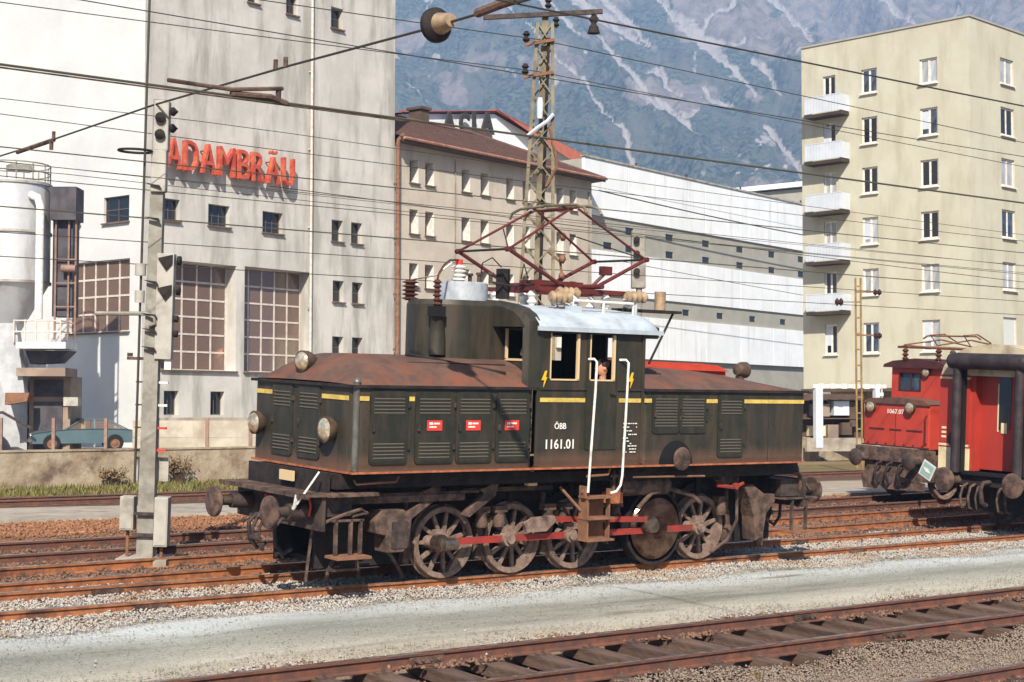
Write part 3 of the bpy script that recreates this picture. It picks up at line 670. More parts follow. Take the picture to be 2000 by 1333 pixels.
m = M(); m.tube([roof_pt(S0, 0)+BN*.09, roof_pt(sE, 0)+BN*.09], .085, 8); t.part('gutter', m, 'gutter', roof)
m = M(); m.tube([roof_pt(sE, 0)+UP*.05, roof_pt(sE-rb, 1)+UP*.05, roof_pt(S0, 1)+UP*.05], .11, 8); t.part('ridge_cap', m, 'tile_roof', roof)
m = M(); m.cyl(P2+BD*22.35+BN*.08+UP*2, P2+BD*22.35+BN*.08+UP*17, .035, n=6); m.cyl(P2+BD*35.6+BN*.1+UP*2, P2+BD*35.6+BN*.1+UP*16.6, .06, n=8); t.part('down_pipe', m, 'mast_grey')
for s_, w_, h_ in ((26.0, .62, .95),):
    m = M(); c = P2+BD*s_-BN*5.9+UP*(20.5); m.obox(c, BD*w_*.6, BN*.5, UP*h_*.6); m.obox(c+UP*(h_*.6+.08), BD*(w_*.6+.12), BN*.62, UP*.08); t.part('chimney', m, 'dark_soffit', roof)

# ------------------------------------------------------------------ white gabled building behind, with roof lettering
t = Thing('gabled_house', 'white gabled building with red roof and dark roof letters behind the tile roof', 'building', q(36, YARD_Z, 8.4))
O3 = BK-BN*8.4
pl = [(27.0, 14.), (46.2, 14.), (46.2, 20.6), (45.3, 20.75), (36.4, 22.7), (27.0, 21.3)]
m = M(); m.prism(pl, O3, BD, UP, -BN*5.); t.part('gable_wall', m, 'panel_white')
m = M(); A_, B_, C_ = O3+BD*36.2+UP*22.86, O3+BD*46.0+UP*20.95, O3+BD*46.6+UP*21.3-BN*5.2; D_ = O3+BD*36.2+UP*22.9-BN*5.2
for k in (0,): m.add([A_+BN*.3, B_+BN*.5-UP*.55, B_+BN*.5+UP*.05, A_+BN*.3+UP*.12, C_, D_], [(0, 1, 2, 3), (3, 2, 4, 5), (0, 3, 5), (1, 4, 2)])
m.add([A_+BN*.32-UP*.02, B_+BN*1.2-UP*1.15, B_+BD*.5+BN*.7+UP*.06, A_+BN*.34+UP*.1], [(0, 1, 2, 3)])
m.add([A_+BN*.33+BD*2.2-UP*.55, A_+BN*1.0+BD*5-UP*1.75, B_+BN*1.2-UP*1.15, A_+BN*.34+UP*.1], [(0, 1, 2, 3)])
rf = t.part('roof', m, 'tile_red')
m = M(); m.add([O3+BD*26.8+BN*.3+UP*21.35, A_+BN*.3, A_-BN*5, O3+BD*26.8-BN*5+UP*21.5], [(0, 1, 2, 3)]); m.obox(O3+BD*31.5+BN*.1+UP*22.1, BD*4.75+UP*.72, BN*.12, UP*.06); t.part('coping', m, 'tile_red', rf)
for ch, s_, z_, w in (('A', 30.5, 20.55, 1.35), ('C', 32.2, 20.75, 1.0), ('I', 33.55, 20.95, .3), ('A', 34.4, 21.15, 1.4)):
    m = M(); text_on(m, ch, O3+BD*s_+BN*.35+UP*z_, BD, UP, BN, 1.45, w, .15, .04); t.part('letter', m, 'letters_dark')
m = M(); m.obox(O3+BD*33.4+BN*.9+UP*20.6, BD*1.1, BN*.4, UP*.42); t.part('shadow_block', m, 'dark_soffit')  # dark block standing in for a shadow on the gable wall

# ------------------------------------------------------------------ long white warehouse of cladding panels
t = Thing('warehouse', 'long white warehouse with cladding panels and grey bands of small windows', 'building', q(36.4, YARD_Z, 1))
O4 = BK-BN*1.0
W0, W1 = 36.4, 76.5
joints = [36.4, 41.5, 46.5, 51.5, 56.5, 61.5, 66.5, 71.5, 76.5]
m = M(); core = O4-BN*.25; m.obox(core+BD*(W0+W1)/2-BN*9+UP*9.9, BD*((W1-W0)/2-.05), BN*9, UP*9.1); t.part('core', m, 'panel_grey')
bands = [(15.42, 19.1), (10.32, 13.16), (6.2, 9.05)]
for z0, z1 in bands:
    for a, b_ in zip(joints, joints[1:]):
        hs = [(z0, z1)] if z1-z0 < 3 else [(z0, (z0+z1)/2-.015), ((z0+z1)/2+.015, z1)]
        for c0, c1 in hs:
            m = M(); m.obox(O4+BD*(a+b_)/2+UP*(c0+c1)/2-BN*.1, BD*((b_-a)/2-.02), BN*.12, UP*((c1-c0)/2)); t.part('panel', m, 'panel_white', bevel=.01)
m = M(); hol = []
for s_ in (41.3, 46.3, 51.2, 56.1, 61.0, 65.8, 70.6):
    hol += [(s_, s_+1.0, 14.5, 14.98), (s_, s_+1.0, 13.3, 13.78)]
hol += [(38.7, 39.7, 13.3, 13.78)]
t.part('window_band', wall_holes(M(), O4-BN*.1, BD, BN, W0, W1, 13.16, 15.42, hol, .12), 'panel_grey')
for h_ in hol: window_unit(t, O4-BN*.1, BD, BN, *h_, .08, 1, 1, 'window_steel', 'glass_dark', .04, .03)
hol = [(s_, s_+.9, 9.4, 9.85) for s_ in (48.5, 53.2, 58.0, 62.8, 67.5)]
t.part('window_band', wall_holes(M(), O4-BN*.1, BD, BN, W0, W1, 9.05, 10.32, hol, .12), 'panel_grey')
for h_ in hol: window_unit(t, O4-BN*.1, BD, BN, *h_, .08, 1, 1, 'window_steel', 'glass_dark', .04, .03)
hol = [(s_, s_+3.2, 4.6, 6.0) for s_ in (37, 41.2, 45.4, 49.6, 53.8, 58, 62.2, 66.4, 70.6)]
t.part('ground_floor', wall_holes(M(), O4-BN*.3, BD, BN, W0, W1, YARD_Z-.3, 6.18, hol, .2), 'panel_white')
for h_ in hol: window_unit(t, O4-BN*.3, BD, BN, *h_, .12, 3, 1, 'window_white', 'glass_blue', .06, .05)
m = M(); m.obox(O4+BD*(W0+W1)/2-BN*.1+UP*19.16, BD*((W1-W0)/2+.05), BN*.2, UP*.06); t.part('roof_edge', m, 'cabinet_grey')
m = M()
for s_ in (45.5, 52.2, 60.1, 70): m.cyl(O4+BD*s_-BN*2+UP*19.1, O4+BD*s_-BN*2+UP*(20.0), .08, n=6)
t.part('roof_vent', m, 'steel_dark')

# distant white office block just above the warehouse roof line
t = Thing('office_block', 'small distant white office block above the warehouse roof', 'building', q(105, YARD_Z, 6))
O5 = BK-BN*12
hol = [(101.5+i*4.1, 105.0+i*4.1, 21.5, 23.6) for i in range(8)]
t.part('front_wall', wall_holes(M(), O5, BD, BN, 96, 136, YARD_Z, 25.3, hol, .3), 'panel_white')
for h_ in hol: window_unit(t, O5, BD, BN, *h_, .2, 3, 1, 'window_white', 'glass_blue', .08, .08)
m = M(); m.obox(O5+BD*116-BN*6+UP*25.5, BD*20.4, BN*6.6, UP*.25); t.part('roof', m, 'panel_white')
m = M(); m.obox(O5+BD*116-BN*6.4+UP*12.9, BD*19.9, BN*6, UP*12.2); t.part('core', m, 'panel_grey')

# ------------------------------------------------------------------ apartment block on the right
AP = V((57.99, 30.45, 0)); AL = V((-.12716, .99188, 0)); AR = V((.99188, .12716, 0))
t = Thing('apartment_block', 'six-storey yellow-green apartment block with corner balconies', 'building', AP+V((0, 0, YARD_Z)))
rowsA = [(20.5, 21.87), (17.65, 19.15), (14.85, 16.32), (12.0, 13.5), (9.15, 10.62), (5.9, 7.6)]
AT = 23.75
holL = [(1.93, 3.02, a, b_) for a, b_ in rowsA]+[(5.7, 6.72, a, b_) for a, b_ in rowsA]+[(8.43, 9.28, a, b_) for a, b_ in rowsA]
holR = [(3.3, 4.8, a+.15, b_+.2) for a, b_ in rowsA]+[(7.3, 8.8, a+.15, b_+.2) for a, b_ in rowsA]
t.part('balcony_wall', wall_holes(M(), AP, AL, -AR, 0, 10.75, 3.95, AT, holL, .16), 'apartment')
t.part('front_wall', wall_holes(M(), AP, AR, -AL, 0, 16, 3.95, AT, holR, .16), 'apartment')
m = M(); c = AP+AL*10.75; m.add([c+UP*3.95, c+AR*16+UP*3.95, c+AR*16+UP*AT, c+UP*AT], [(0, 1, 2, 3)]); c = AP+AR*16; m.add([c+UP*3.95, c+AL*10.75+UP*3.95, c+AL*10.75+UP*AT, c+UP*AT], [(0, 1, 2, 3)])
m.add([AP+UP*3.95, AP+AR*16+UP*3.95, AP+AR*16+AL*10.75+UP*3.95, AP+AL*10.75+UP*3.95], [(0, 1, 2, 3)]); t.part('back_wall', m, 'apartment')
m = M(); m.obox(AP+AR*8+AL*5.37+UP*(AT+.03), AR*8.06, AL*5.43, UP*.05); t.part('roof', m, 'panel_grey')
for i, h_ in enumerate(holL): 
    w_ = window_unit(t, AP, AL, -AR, *h_, .12, 2, 1, 'white_paint', ('curtain', 'glass_dark', 'glass_blue', 'curtain', 'glass_dark')[(i*7) % 5], .10, .12, 'white_paint')
    if i % 4 == 1:
        bm = M(); bm.obox(AP+AL*((h_[0]+h_[1])/2+.25)+UP*((h_[2]+h_[3])/2+.1*(i % 3))+AR*.10, AL*.2, AR*.006, UP*(h_[3]-h_[2])*.32); t.part('blind', bm, 'balcony', w_)
for i, h_ in enumerate(holR): 
    w_ = window_unit(t, AP, AR, -AL, *h_, .12, 2, 1, 'white_paint', ('curtain', 'glass_blue', 'curtain', 'glass_dark')[(i*3) % 4], .10, .12, 'white_paint')
    if i in (5, 8):
        bm = M(); bm.obox(AP+AR*((h_[0]+h_[1])/2)+UP*((h_[2]+h_[3])/2)+AL*.10, AR*(h_[1]-h_[0])*.42, AL*.006, UP*(h_[3]-h_[2])*.44); t.part('shutter', bm, 'sign_plate', w_)
for zt in (20.5, 17.8, 14.9, 12.05, 9.2):
    c = AP+AL*8.75+UP*(zt-1.0)-AR*.40
    m = M(); m.obox(c, AL*1.22, AR*.46, UP*.09); bl = t.part('balcony_slab', m, 'soffit_shade')
    m = M()
    for i in range(12):
        a = -1.12+i*.2036; m.obox(c+AL*a-AR*.44+UP*.60, AL*.094, AR*.012, UP*.46)
    m.bar(c+AL*-1.22-AR*.44+UP*1.08, c+AL*1.22-AR*.44+UP*1.08, .05, .05); t.part('railing', m, 'balcony', bl)
    m = M()
    for s_ in (-1.20, 1.20): m.obox(c+AL*s_+UP*.60+AR*.02, AL*.015, AR*.43, UP*.46)
    t.part('side_screen', m, 'balcony', bl)
# recessed ground floor with pillars and stored goods
m = M(); m.obox(AP+AL*5.4+AR*9+UP*2.45, AL*5.2, AR*6.5, UP*1.5); t.part('ground_floor', m, 'grey_brown')
for s_ in (.25, 3.6, 7.0, 10.4):
    m = M(); m.obox(AP+AL*s_+AR*.25+UP*2.45, AL*.16, AR*.16, UP*1.5); t.part('pillar', m, 'grey_brown')
m = M(); m.obox(AP+AL*5.4+AR*.1+UP*3.86, AL*5.4, AR*.3, UP*.09); t.part('beam', m, 'dark_soffit')

# ------------------------------------------------------------------ green shunting locomotive (yard frame)
LX, LY0, LZ0, LZ1 = 9.57, 1.53, 1.77, 3.02
X_, Y_, Z_ = V((1, 0, 0)), V((0, 1, 0)), V((0, 0, 1))
def rounded(x0, x1, y0, y1, r, n=5):
    pts = []
    for cx, cy, a0 in ((x1-r, y1-r, 0), (x0+r, y1-r, 90), (x0+r, y0+r, 180), (x1-r, y0+r, 270)):
        for i in range(n+1):
            a = math.radians(a0+90*i/n); pts.append((cx+r*math.cos(a), cy+r*math.sin(a)))
    return pts
def plan_prism(m, poly, z0, z1, smooth=True):
    n = len(poly); A = [V((x, y, z0)) for x, y in poly]; B = [V((x, y, z1)) for x, y in poly]
    m.add(A+B, [(i, (i+1) % n, n+(i+1) % n, n+i) for i in range(n)], smooth); m.add(A, [tuple(range(n))[::-1]]); m.add(B, [tuple(range(n))])
    return m
def hood_roof(m, x0, x1, front, rise=.40):
    """cambered bonnet lid dropping at its outer end"""
    P = []; N = 22
    for i in range(N+1):
        f = i/N; x = x0+(x1-x0)*f
        u = f if front else 1-f
        h = rise*(1-(1-min(u/(.20 if front else .75), 1))**2.)+.03
        row = []
        for j in range(19):
            y = -1+2*j/18; e = max(0., 1-abs(y)**3.0)
            row.append((x, y*1.56, 3.03+h*e))
        P.append(row)
    m.grid(P)
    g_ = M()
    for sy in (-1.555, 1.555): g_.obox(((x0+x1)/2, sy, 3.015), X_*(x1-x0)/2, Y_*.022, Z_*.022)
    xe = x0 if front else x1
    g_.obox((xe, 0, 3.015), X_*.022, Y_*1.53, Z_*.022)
    lp('eave_shade', g_, 'under_black', front_hood if front else rear_hood)  # dark strip painting in the shade line under the lid edge
    return m
loco = Thing('shunting_locomotive', 'dark green electric shunting locomotive with brown bonnets and raised pantograph', 'locomotive', (4.78, 0, 0), yard=True)
lp = loco.part
m = M(); plan_prism(m, rounded(0, 3.34, -LY0, LY0, .16), LZ0, LZ1); front_hood = lp('bonnet', m, 'loco_paint')
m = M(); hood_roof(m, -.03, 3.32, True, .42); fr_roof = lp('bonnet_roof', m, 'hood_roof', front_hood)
m = M()
for sy in (-1, 1):
    m.tube([(.55, sy*.35, 3.36), (1.3, sy*.95, 3.36), (3.1, sy*1.0, 3.36)], .022, 6)
m.tube([(1.5, -.55, 3.5), (2.9, -1.3, 3.24)], .028, 6)
lp('roof_rod', m, 'under_black', front_hood)
m = M(); plan_prism(m, rounded(5.60, LX, -LY0, LY0, .12), LZ0, LZ1); rear_hood = lp('bonnet', m, 'loco_paint')
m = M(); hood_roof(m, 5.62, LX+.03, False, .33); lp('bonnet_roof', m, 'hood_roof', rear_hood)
# louvred doors
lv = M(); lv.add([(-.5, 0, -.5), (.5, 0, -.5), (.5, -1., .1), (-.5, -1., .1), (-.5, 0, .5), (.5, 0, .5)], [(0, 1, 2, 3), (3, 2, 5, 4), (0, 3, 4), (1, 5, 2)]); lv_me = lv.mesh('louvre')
def hatch(o, ex, en, w, z0, z1, nt=5, nb=5, full=False):
    """bonnet door: plate centred on o (x/y), outward en"""
    o, ex, en = V(o), V(ex), V(en); zc = (z0+z1)/2
    m = M(); pts = rounded(-w/2, w/2, z0-zc, z1-zc, .055, 3)
    m.prism(pts, o+Z_*zc, ex, Z_, en*.022)
    d = lp('hatch_door', m, 'loco_door')
    rot = Matrix((( ex.x, -en.x, 0), (ex.y, -en.y, 0), (0, 0, 1)))
    zs = [z1-.12-i*.052 for i in range(nt)]+[z0+.09+i*.052 for i in range(nb)]
    if full: zs = [z1-.08-i*.05 for i in range(int((z1-z0-.12)/.05))]
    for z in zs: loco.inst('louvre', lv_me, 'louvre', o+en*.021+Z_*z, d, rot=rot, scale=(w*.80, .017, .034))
    h = M()
    for z in (z0+.25, z1-.2): h.obox(o+ex*(w/2+.012)+en*.02+Z_*z, ex*.018, en*.02, Z_*.035)
    h.obox(o-ex*(w/2-.05)+en*.035+Z_*zc, ex*.02, en*.018, Z_*.05)
    lp('hinge', h, 'steel_dark', d)
    return d
sy = -LY0
doors = [hatch((x, sy, 0), X_, -Y_, w, 1.87, 2.95) for x, w in ((.60, .66), (1.41, .69), (2.15, .68), (2.88, .64))]
hatch((7.65, sy, 0), X_, -Y_, .62, 1.87, 2.95)
for x in (6.115, 6.735): hatch((x, sy, 0), X_, -Y_, .615, 2.29, 2.94, full=True)
for y, w in ((.55, .64), (-.27, .66)): hatch((0, y, 0), -Y_, -X_, w, 1.88, 2.97)
for x, w in ((.60, .66), (1.41, .69), (2.15, .68), (2.88, .64), (7.65, .62)): hatch((x, LY0, 0), -X_, Y_, w, 1.87, 2.95)
for i, d in enumerate(doors[1:]):
    x = (1.405, 2.12, 2.86)[i]
    m = M(); m.box((x-.135, sy-.034, 2.365), (x+.135, sy-.024, 2.52)); pl = lp('warning_plate', m, 'red_plate', d, label='small red plate with white lettering')
    m = M(); m.box((x-.10, sy-.0365, 2.455), (x-.035, sy-.0345, 2.49)); m.box((x-.02, sy-.0365, 2.46), (x+.09, sy-.0345, 2.485)); m.box((x-.10, sy-.0365, 2.41), (x+.03, sy-.0345, 2.432)); lp('lettering', m, 'white_text', d)
# yellow waist line
for a, b in ((.05, .25), (.955, 1.045), (3.42, 4.34), (5.07, 5.58), (5.64, 5.79), (7.06, 7.32), (7.98, 9.5)):
    m = M(); m.box((a, sy-.012, 2.805), (b, sy+.01, 2.872)); lp('stripe', m, 'yellow')
for a, b in ((.90, 1.40), (-1.38, -.63)):
    m = M(); m.box((-.012, a, 2.805), (.01, b, 2.872)); lp('stripe', m, 'yellow')
m = M(); m.box((0, sy-.02, 1.738), (LX, sy+.08, 1.768)); m.box((0, -sy-.08, 1.738), (LX, -sy+.02, 1.768)); m.box((-.02, sy+.1, 1.738), (.08, -sy-.1, 1.768)); lp('sole_bar', m, 'rust_edge')
m = M(); m.cyl((.06, sy+.03, 1.78), (.06, sy+.03, 3.06), .05, n=14); m.lathe([(.05, 0), (.06, .01), (.055, .04), (.03, .07), (0, .08)], (.06, sy+.03, 3.06), Z_, 14); lp('corner_post', m, 'post_grey')  # post in a lighter grey that paints in the corner's highlight
for x in (.22, 1.0, 1.78, 2.515, 3.24, 5.70, 7.20, 8.05, 9.45):
    m = M()
    for i in range(12): m.lathe([(.011, 0), (.008, .006), (0, .008)], (x, sy-.001, 1.84+i*.095), -Y_, 6)
    tag(lp('rivet', m, 'loco_paint', front_hood if x < 4 else rear_hood, kind='stuff'))
for x in (8.6,):
    m = M(); m.box((x-.004, sy-.006, 1.80), (x+.004, sy+.002, 2.98)); lp('panel_seam', m, 'under_black', rear_hood)
# arched cut-out with jackshaft blower in the rear bonnet
m = M(); pts = [(6.38+.38*math.cos(a), 1.77+.40*math.sin(a)) for a in (math.pi*i/14 for i in range(15))]
m.prism(pts, (0, sy-.012, 0), X_, Z_, Y_*.02); lp('arch_opening', m, 'black')
m = M(); m.lathe([(.19, 0), (.20, .02), (.15, .05), (0, .06)], (6.50, sy-.014, 1.86), -Y_, 18); lp('blower', m, 'under')
# ---- tower (transformer house) in front of the cab
m = M(); pts = [(3.34, -.65)]+[(2.64-.65*math.cos(a), .65*math.sin(a)) for a in (-math.pi/2+math.pi*i/16 for i in range(17))]+[(3.34, .65)]
plan_prism(m, pts[::-1], 3.2, 4.30)
tp = [(2.65+(x-2.65)*.94, y*.94) for x, y in pts]; n = len(pts)
A = [V((x, y, 4.30)) for x, y in pts]; B = [V((x, y, 4.38)) for x, y in tp]
m.add(A+B, [(i, i+1, n+i+1, n+i) for i in range(n-1)], True); m.add(B, [tuple(range(n))])
tower = lp('transformer_tower', m, 'loco_paint')
m = M(); m.lathe([(0, 0), (.43, 0), (.43, .29), (.40, .31), (0, .33)], (2.93, 0, 4.38), Z_, 28); drum = lp('transformer_drum', m, 'drum', tower)
def insulator(m, p, axis, L, r, k):
    prof = [(0, 0), (r*.6, 0)]
    for i in range(k):
        h0 = L*(i+.1)/k; h1 = L*(i+.9)/k; prof += [(r*.55, h0), (r, (h0*.6+h1*.4)), (r, (h0*.45+h1*.55)), (r*.55, h1)]
    prof += [(r*.6, L), (0, L)]; m.lathe(prof, p, axis, 14)
m = M(); insulator(m, (2.86, 0, 4.70), Z_, .27, .13, 4); lp('insulator', m, 'porcelain_white', tower)
m = M(); m.cyl((2.86, 0, 4.97), (2.86, 0, 5.06), .06, n=10); lp('cap', m, 'red_plate', tower)
m = M(); insulator(m, (2.12, .30, 4.36), Z_, .33, .14, 5); lp('insulator', m, 'porcelain_brown', tower)
m = M(); insulator(m, (2.06, -.56, 4.26), Z_, .42, .07, 6); lp('insulator', m, 'porcelain_brown', tower)
m = M(); m.box((1.96, -.67, 4.10), (2.16, -.46, 4.26)); lp('bracket', m, 'black', tower)
m = M(); m.lathe([(0, .02), (.14, .04), (.13, .35), (.10, .62), (.12, .66), (0, .66)], (2.11, -.52, 3.46), Z_, 14); lp('cable_duct', m, 'loco_paint', tower)
m = M(); m.tube([(2.06, -.56, 4.68), (2.08, -.55, 4.76), (2.25, -.45, 4.92), (2.5, -.25, 5.02), (2.86, 0, 5.05)], .02, 6); m.tube([(2.12, .30, 4.69), (2.5, .15, 4.78), (2.75, .05, 5.0)], .012, 5); lp('busbar', m, 'porcelain_brown', tower)
m = M()
for x, y in ((3.25, -.35), (3.3, .3), (3.2, -.1)): m.cyl((x, y, 4.68), (x, y, 4.82), .035, n=8); m.cyl((x, y, 4.82), (x, y, 4.86), .055, n=8)
lp('terminal', m, 'steel_dark', tower)
# ---- cab
m = M(); sidewin = [(3.60, 4.20, 3.15, 3.90), (4.42, 4.96, 3.15, 3.90)]
wall_holes(m, (0, sy, 0), X_, -Y_, 3.34, 5.60, LZ0, 3.99, sidewin, .05)
wall_holes(m, (0, -sy, 0), X_, Y_, 3.34, 5.60, LZ0, 3.99, [], .05)  # unseen far side left windowless to keep the cab dark
wall_holes(m, (3.34, 0, 0), Y_, -X_, -1.53, 1.53, 3.0, 3.99, [(-1.34, -.70, 3.47, 3.95), (.70, 1.34, 3.47, 3.95)], .05)
wall_holes(m, (5.60, 0, 0), Y_, X_, -1.53, 1.53, 3.0, 3.99, [(-1.3, -.6, 3.45, 3.9), (.6, 1.3, 3.45, 3.9)], .05)
cab = lp('cab', m, 'loco_paint')
m = M(); m.add([(3.4, -1.46, 1.69), (5.55, -1.46, 1.69), (5.55, 1.46, 1.69), (3.4, 1.46, 1.69)], [(0, 1, 2, 3)]); m.add([(3.4, 1.47, 1.9), (5.55, 1.47, 1.9), (5.55, 1.47, 4.0), (3.4, 1.47, 4.0)], [(0, 1, 2, 3)]); m.add([(3.4, -1.5, 4.0), (5.55, -1.5, 4.0), (5.55, 1.5, 4.0), (3.4, 1.5, 4.0)], [(0, 1, 2, 3)])
m.box((3.42, -.4, 1.9), (3.9, .5, 3.1)); lp('interior', m, 'cab_interior', cab)
arch = [(-1.62, 3.95), (-1.60, 4.04), (-1.50, 4.14), (-1.30, 4.235), (-1.0, 4.30), (-.5, 4.36), (0, 4.38)]; arch = arch+[(-y, z) for y, z in arch[-2::-1]]
m = M(); secs = []
for x, k, dz in ((3.30, 1, 0), (5.55, 1, 0), (5.80, .985, -.01), (5.95, .93, -.05), (6.02, .85, -.10)):
    secs.append([(x, y*k, 3.95+(z-3.95+dz)*(1 if k > .9 else .8)) for y, z in arch])
m.grid(secs); m.add(secs[-1], [tuple(range(len(arch)))]); m.add([(p[0], p[1], 3.955) for p in (secs[0][0], secs[2][0], secs[2][-1], secs[0][-1])], [(0, 1, 2, 3)]); m.obox((4.6, -1.62, 3.965), X_*1.33, Y_*.012, Z_*.035); cab_roof = lp('cab_roof', m, 'cab_roof')
m = M(); A = [(y*.972, z+.05) for y, z in arch]; A[0] = (A[0][0], 3.03); A[-1] = (A[-1][0], 3.03)
B = [(.62, 3.98), (-.62, 3.98)]
sh = [(3.05+.02, 0)]
front = [[V((3.10, y*.93, z-.06 if z > 3.7 else z)) for y, z in A], [V((3.16, y*.985, z-.015 if z > 3.7 else z)) for y, z in A], [V((3.36, y, z)) for y, z in A]]
m.grid([[p for p in r] for r in front]); nA = len(A)
m2 = [V((3.10, y*.93, z-.06)) for y, z in A if z > 3.7]; m.add(m2+[V((3.10, 1.5, 3.98)), V((3.10, -1.5, 3.98))], [tuple(range(len(m2)+2))])
lp('cab_brow', m, 'loco_paint', cab)
# cab side window frames, panes and door
for a, b, c, e in sidewin:
    m = M()
    for u0, u1, w0, w1 in ((a, b, c, c+.025), (b-.045, b, c, e), (a, a+.02, c, e)): m.box((u0, sy-.014, w0), (u1, sy+.03, w1))
    w = lp('window', m, 'cream_frame', cab)
m = M(); m.box((4.36, sy-.018, 2.05), (4.40, sy+.01, 3.97)); m.box((4.985, sy-.018, 2.05), (5.015, sy+.01, 3.97)); m.box((4.40, sy-.012, 2.05), (4.985, sy+.01, 3.13)); m.box((4.40, sy-.016, 2.04), (4.985, sy+.012, 2.06)); dr = lp('cab_door', m, 'loco_door')
m = M(); m.obox((4.90, sy-.04, 2.95), X_*.05, Y_*.02, Z_*.012); lp('handle', m, 'bright', dr)
m = M(); m.box((3.34, sy-.02, 3.0), (3.42, sy+.01, 3.99)); m.box((3.34, sy-.015, 1.80), (3.40, sy+.01, 3.0)); m.box((5.545, sy-.02, 1.80), (5.605, sy+.01, 3.99)); m.box((3.34, sy-.024, 3.0), (4.36, sy+.01, 3.035)); m.box((5.015, sy-.024, 3.0), (5.6, sy+.01, 3.035)); lp('cab_pillar', m, 'loco_paint', cab)
m = M()
for a0, a1 in ((-1.36, -1.32), (-.74, -.70)): m.box((3.325, a0, 3.46), (3.36, a1, 3.96))
m.box((3.325, -1.36, 3.44), (3.36, -.70, 3.475)); lp('window', m, 'cream_frame', cab)
m = M(); m.tube([(3.55, -1.2, 3.40), (3.55, -.85, 3.55), (3.62, -.75, 3.62), (3.66, -.95, 3.50), (3.6, -1.15, 3.42)], .03, 6); lp('hand_wheel', m, 'cream_frame', cab)
for x in (3.475, 5.30):
    m = M(); k = [(.02, .13), (.055, .13), (.03, .03), (.06, .03), (-.01, -.13), (.005, -.02), (-.05, -.02)]
    m.prism([(a, b) for a, b in k], (x, sy-.026, 3.17), X_, Z_, Y_*.01); lp('lightning_sign', m, 'sign_yellow', cab, label='yellow lightning flash')
m = M(); text_on(m, '1161.01', (3.555, sy-.012, 2.06), X_, Z_, -Y_, .155, .57, .006, .012); lp('digit', m, 'white_text')
m = M(); text_on(m, 'ÖBB', (3.72, sy-.012, 2.375), X_, Z_, -Y_, .12, .24, .006, .01); lp('emblem', m, 'white_text', label='small white railway lettering')
m = M(); random.seed(3)
for i, z in enumerate((2.46, 2.40, 2.34, 2.28, 2.22, 2.17, 2.13, 2.09, 2.04, 1.99)):
    x = 5.17
    while x < 5.46:
        w = random.uniform(.015, .07)
        if random.random() < (.9 if i in (0, 8, 9) else .5): m.box((x, sy-.016, z-.009), (min(x+w, 5.47), sy-.011, z+.009))
        x += w+.02
lp('data_panel', m, 'white_text', cab, label='small white rows of painted technical data')
# handrails and steps
hy = sy-.12
for xs_, zb in (((4.47, 4.37), 1.36), ((5.15, 5.09), 1.62)):
    xt, xb = xs_; pts = [(xt-.09, sy, 3.50), (xt-.03, hy+.03, 3.505), (xt, hy, 3.46), (xt-.01, hy, 3.0), (xb, hy, zb)]
    if zb > 1.5: pts += [(xb-.03, hy, 1.46), (xb-.10, hy+.02, 1.36), (xb-.2, hy+.05, 1.33)]
    m = M(); m.tube(pts, .021, 8); lp('handrail', m, 'white_paint')
def step_ladder(x0, x1, y, zt, levels, material='rust_step'):
    m = M(); m.box((x0, y-.11, levels[-1]-.02), (x0+.035, y+.11, zt)); m.box((x1-.03, y-.06, levels[-1]-.02), (x1, y+.02, zt-.05)); lad = lp('step_ladder', m, material)
    for z in levels:
        m = M(); m.box((x0-.01, y-.15, z-.02), (x1+.03, y+.12, z+.015)); lp('tread', m, material, lad)
    for z0, z1 in zip(levels[1:], levels): 
        m = M(); m.box((x0+.04, y+.10, z0+.02), (x1-.01, y+.115, z1-.06)); lp('toe_board', m, material, lad)
mat('rust_step', (134, 94, 66), (112, 80, 62), 6, .85, 0, .2, 30)
step_ladder(4.40, 4.93, -1.50, 1.45, (1.27, .93, .58))
m = M(); m.tube([(4.40, -1.55, 1.44), (4.33, -1.55, 1.36), (4.40, -1.55, 1.30)], .02, 6); m.box((4.35, -1.6, 1.26), (4.44, -1.5, 1.45)); m.tube([(4.15, -1.2, 1.42), (4.40, -1.45, 1.05)], .025, 6); m.tube([(4.5, -1.45, 1.6), (4.95, -1.45, 1.62), (5.0, -1.45, 1.72)], .022, 6); lp('step_bracket', m, 'rust_step')
m = M(); m.box((5.18, -1.3, 1.12), (5.42, -1.05, 1.30)); lp('junction_box', m, 'rust_edge')
m = M(); m.box((5.22, -1.28, 1.3), (5.27, -1.2, 1.74)); m.box((5.34, -1.28, 1.3), (5.39, -1.2, 1.74)); m.box((5.15, -1.3, 1.55), (5.45, -1.15, 1.6)); lp('bracket', m, 'under')
# roof gear right of the cab
m = M(); m.box((5.95, -.55, 4.34), (7.35, -.25, 4.39)); lp('roof_plank', m, 'under_black', cab_roof)
m = M(); m.cyl((6.95, -.4, 4.39), (6.95, -.4, 4.72), .10, n=12); lp('canister', m, 'porcelain_tan', cab_roof)
m = M(); m.tube([(7.28, -.4, 4.36), (6.55, -.6, 3.45)], .022, 6); m.tube([(6.0, -1.2, 4.1), (6.15, -1.25, 4.05), (6.2, -1.2, 3.95)], .02, 6); lp('roof_strut', m, 'under_black', cab_roof)
m = M(); m.tube([(4.35, -1.15, 4.28), (4.35, -1.15, 4.45), (5.65, -1.15, 4.45), (5.65, -1.15, 4.2)], .022, 8); m.cyl((5.0, -1.15, 4.25), (5.0, -1.15, 4.45), .022, n=8); lp('roof_rail', m, 'white_paint', cab_roof)
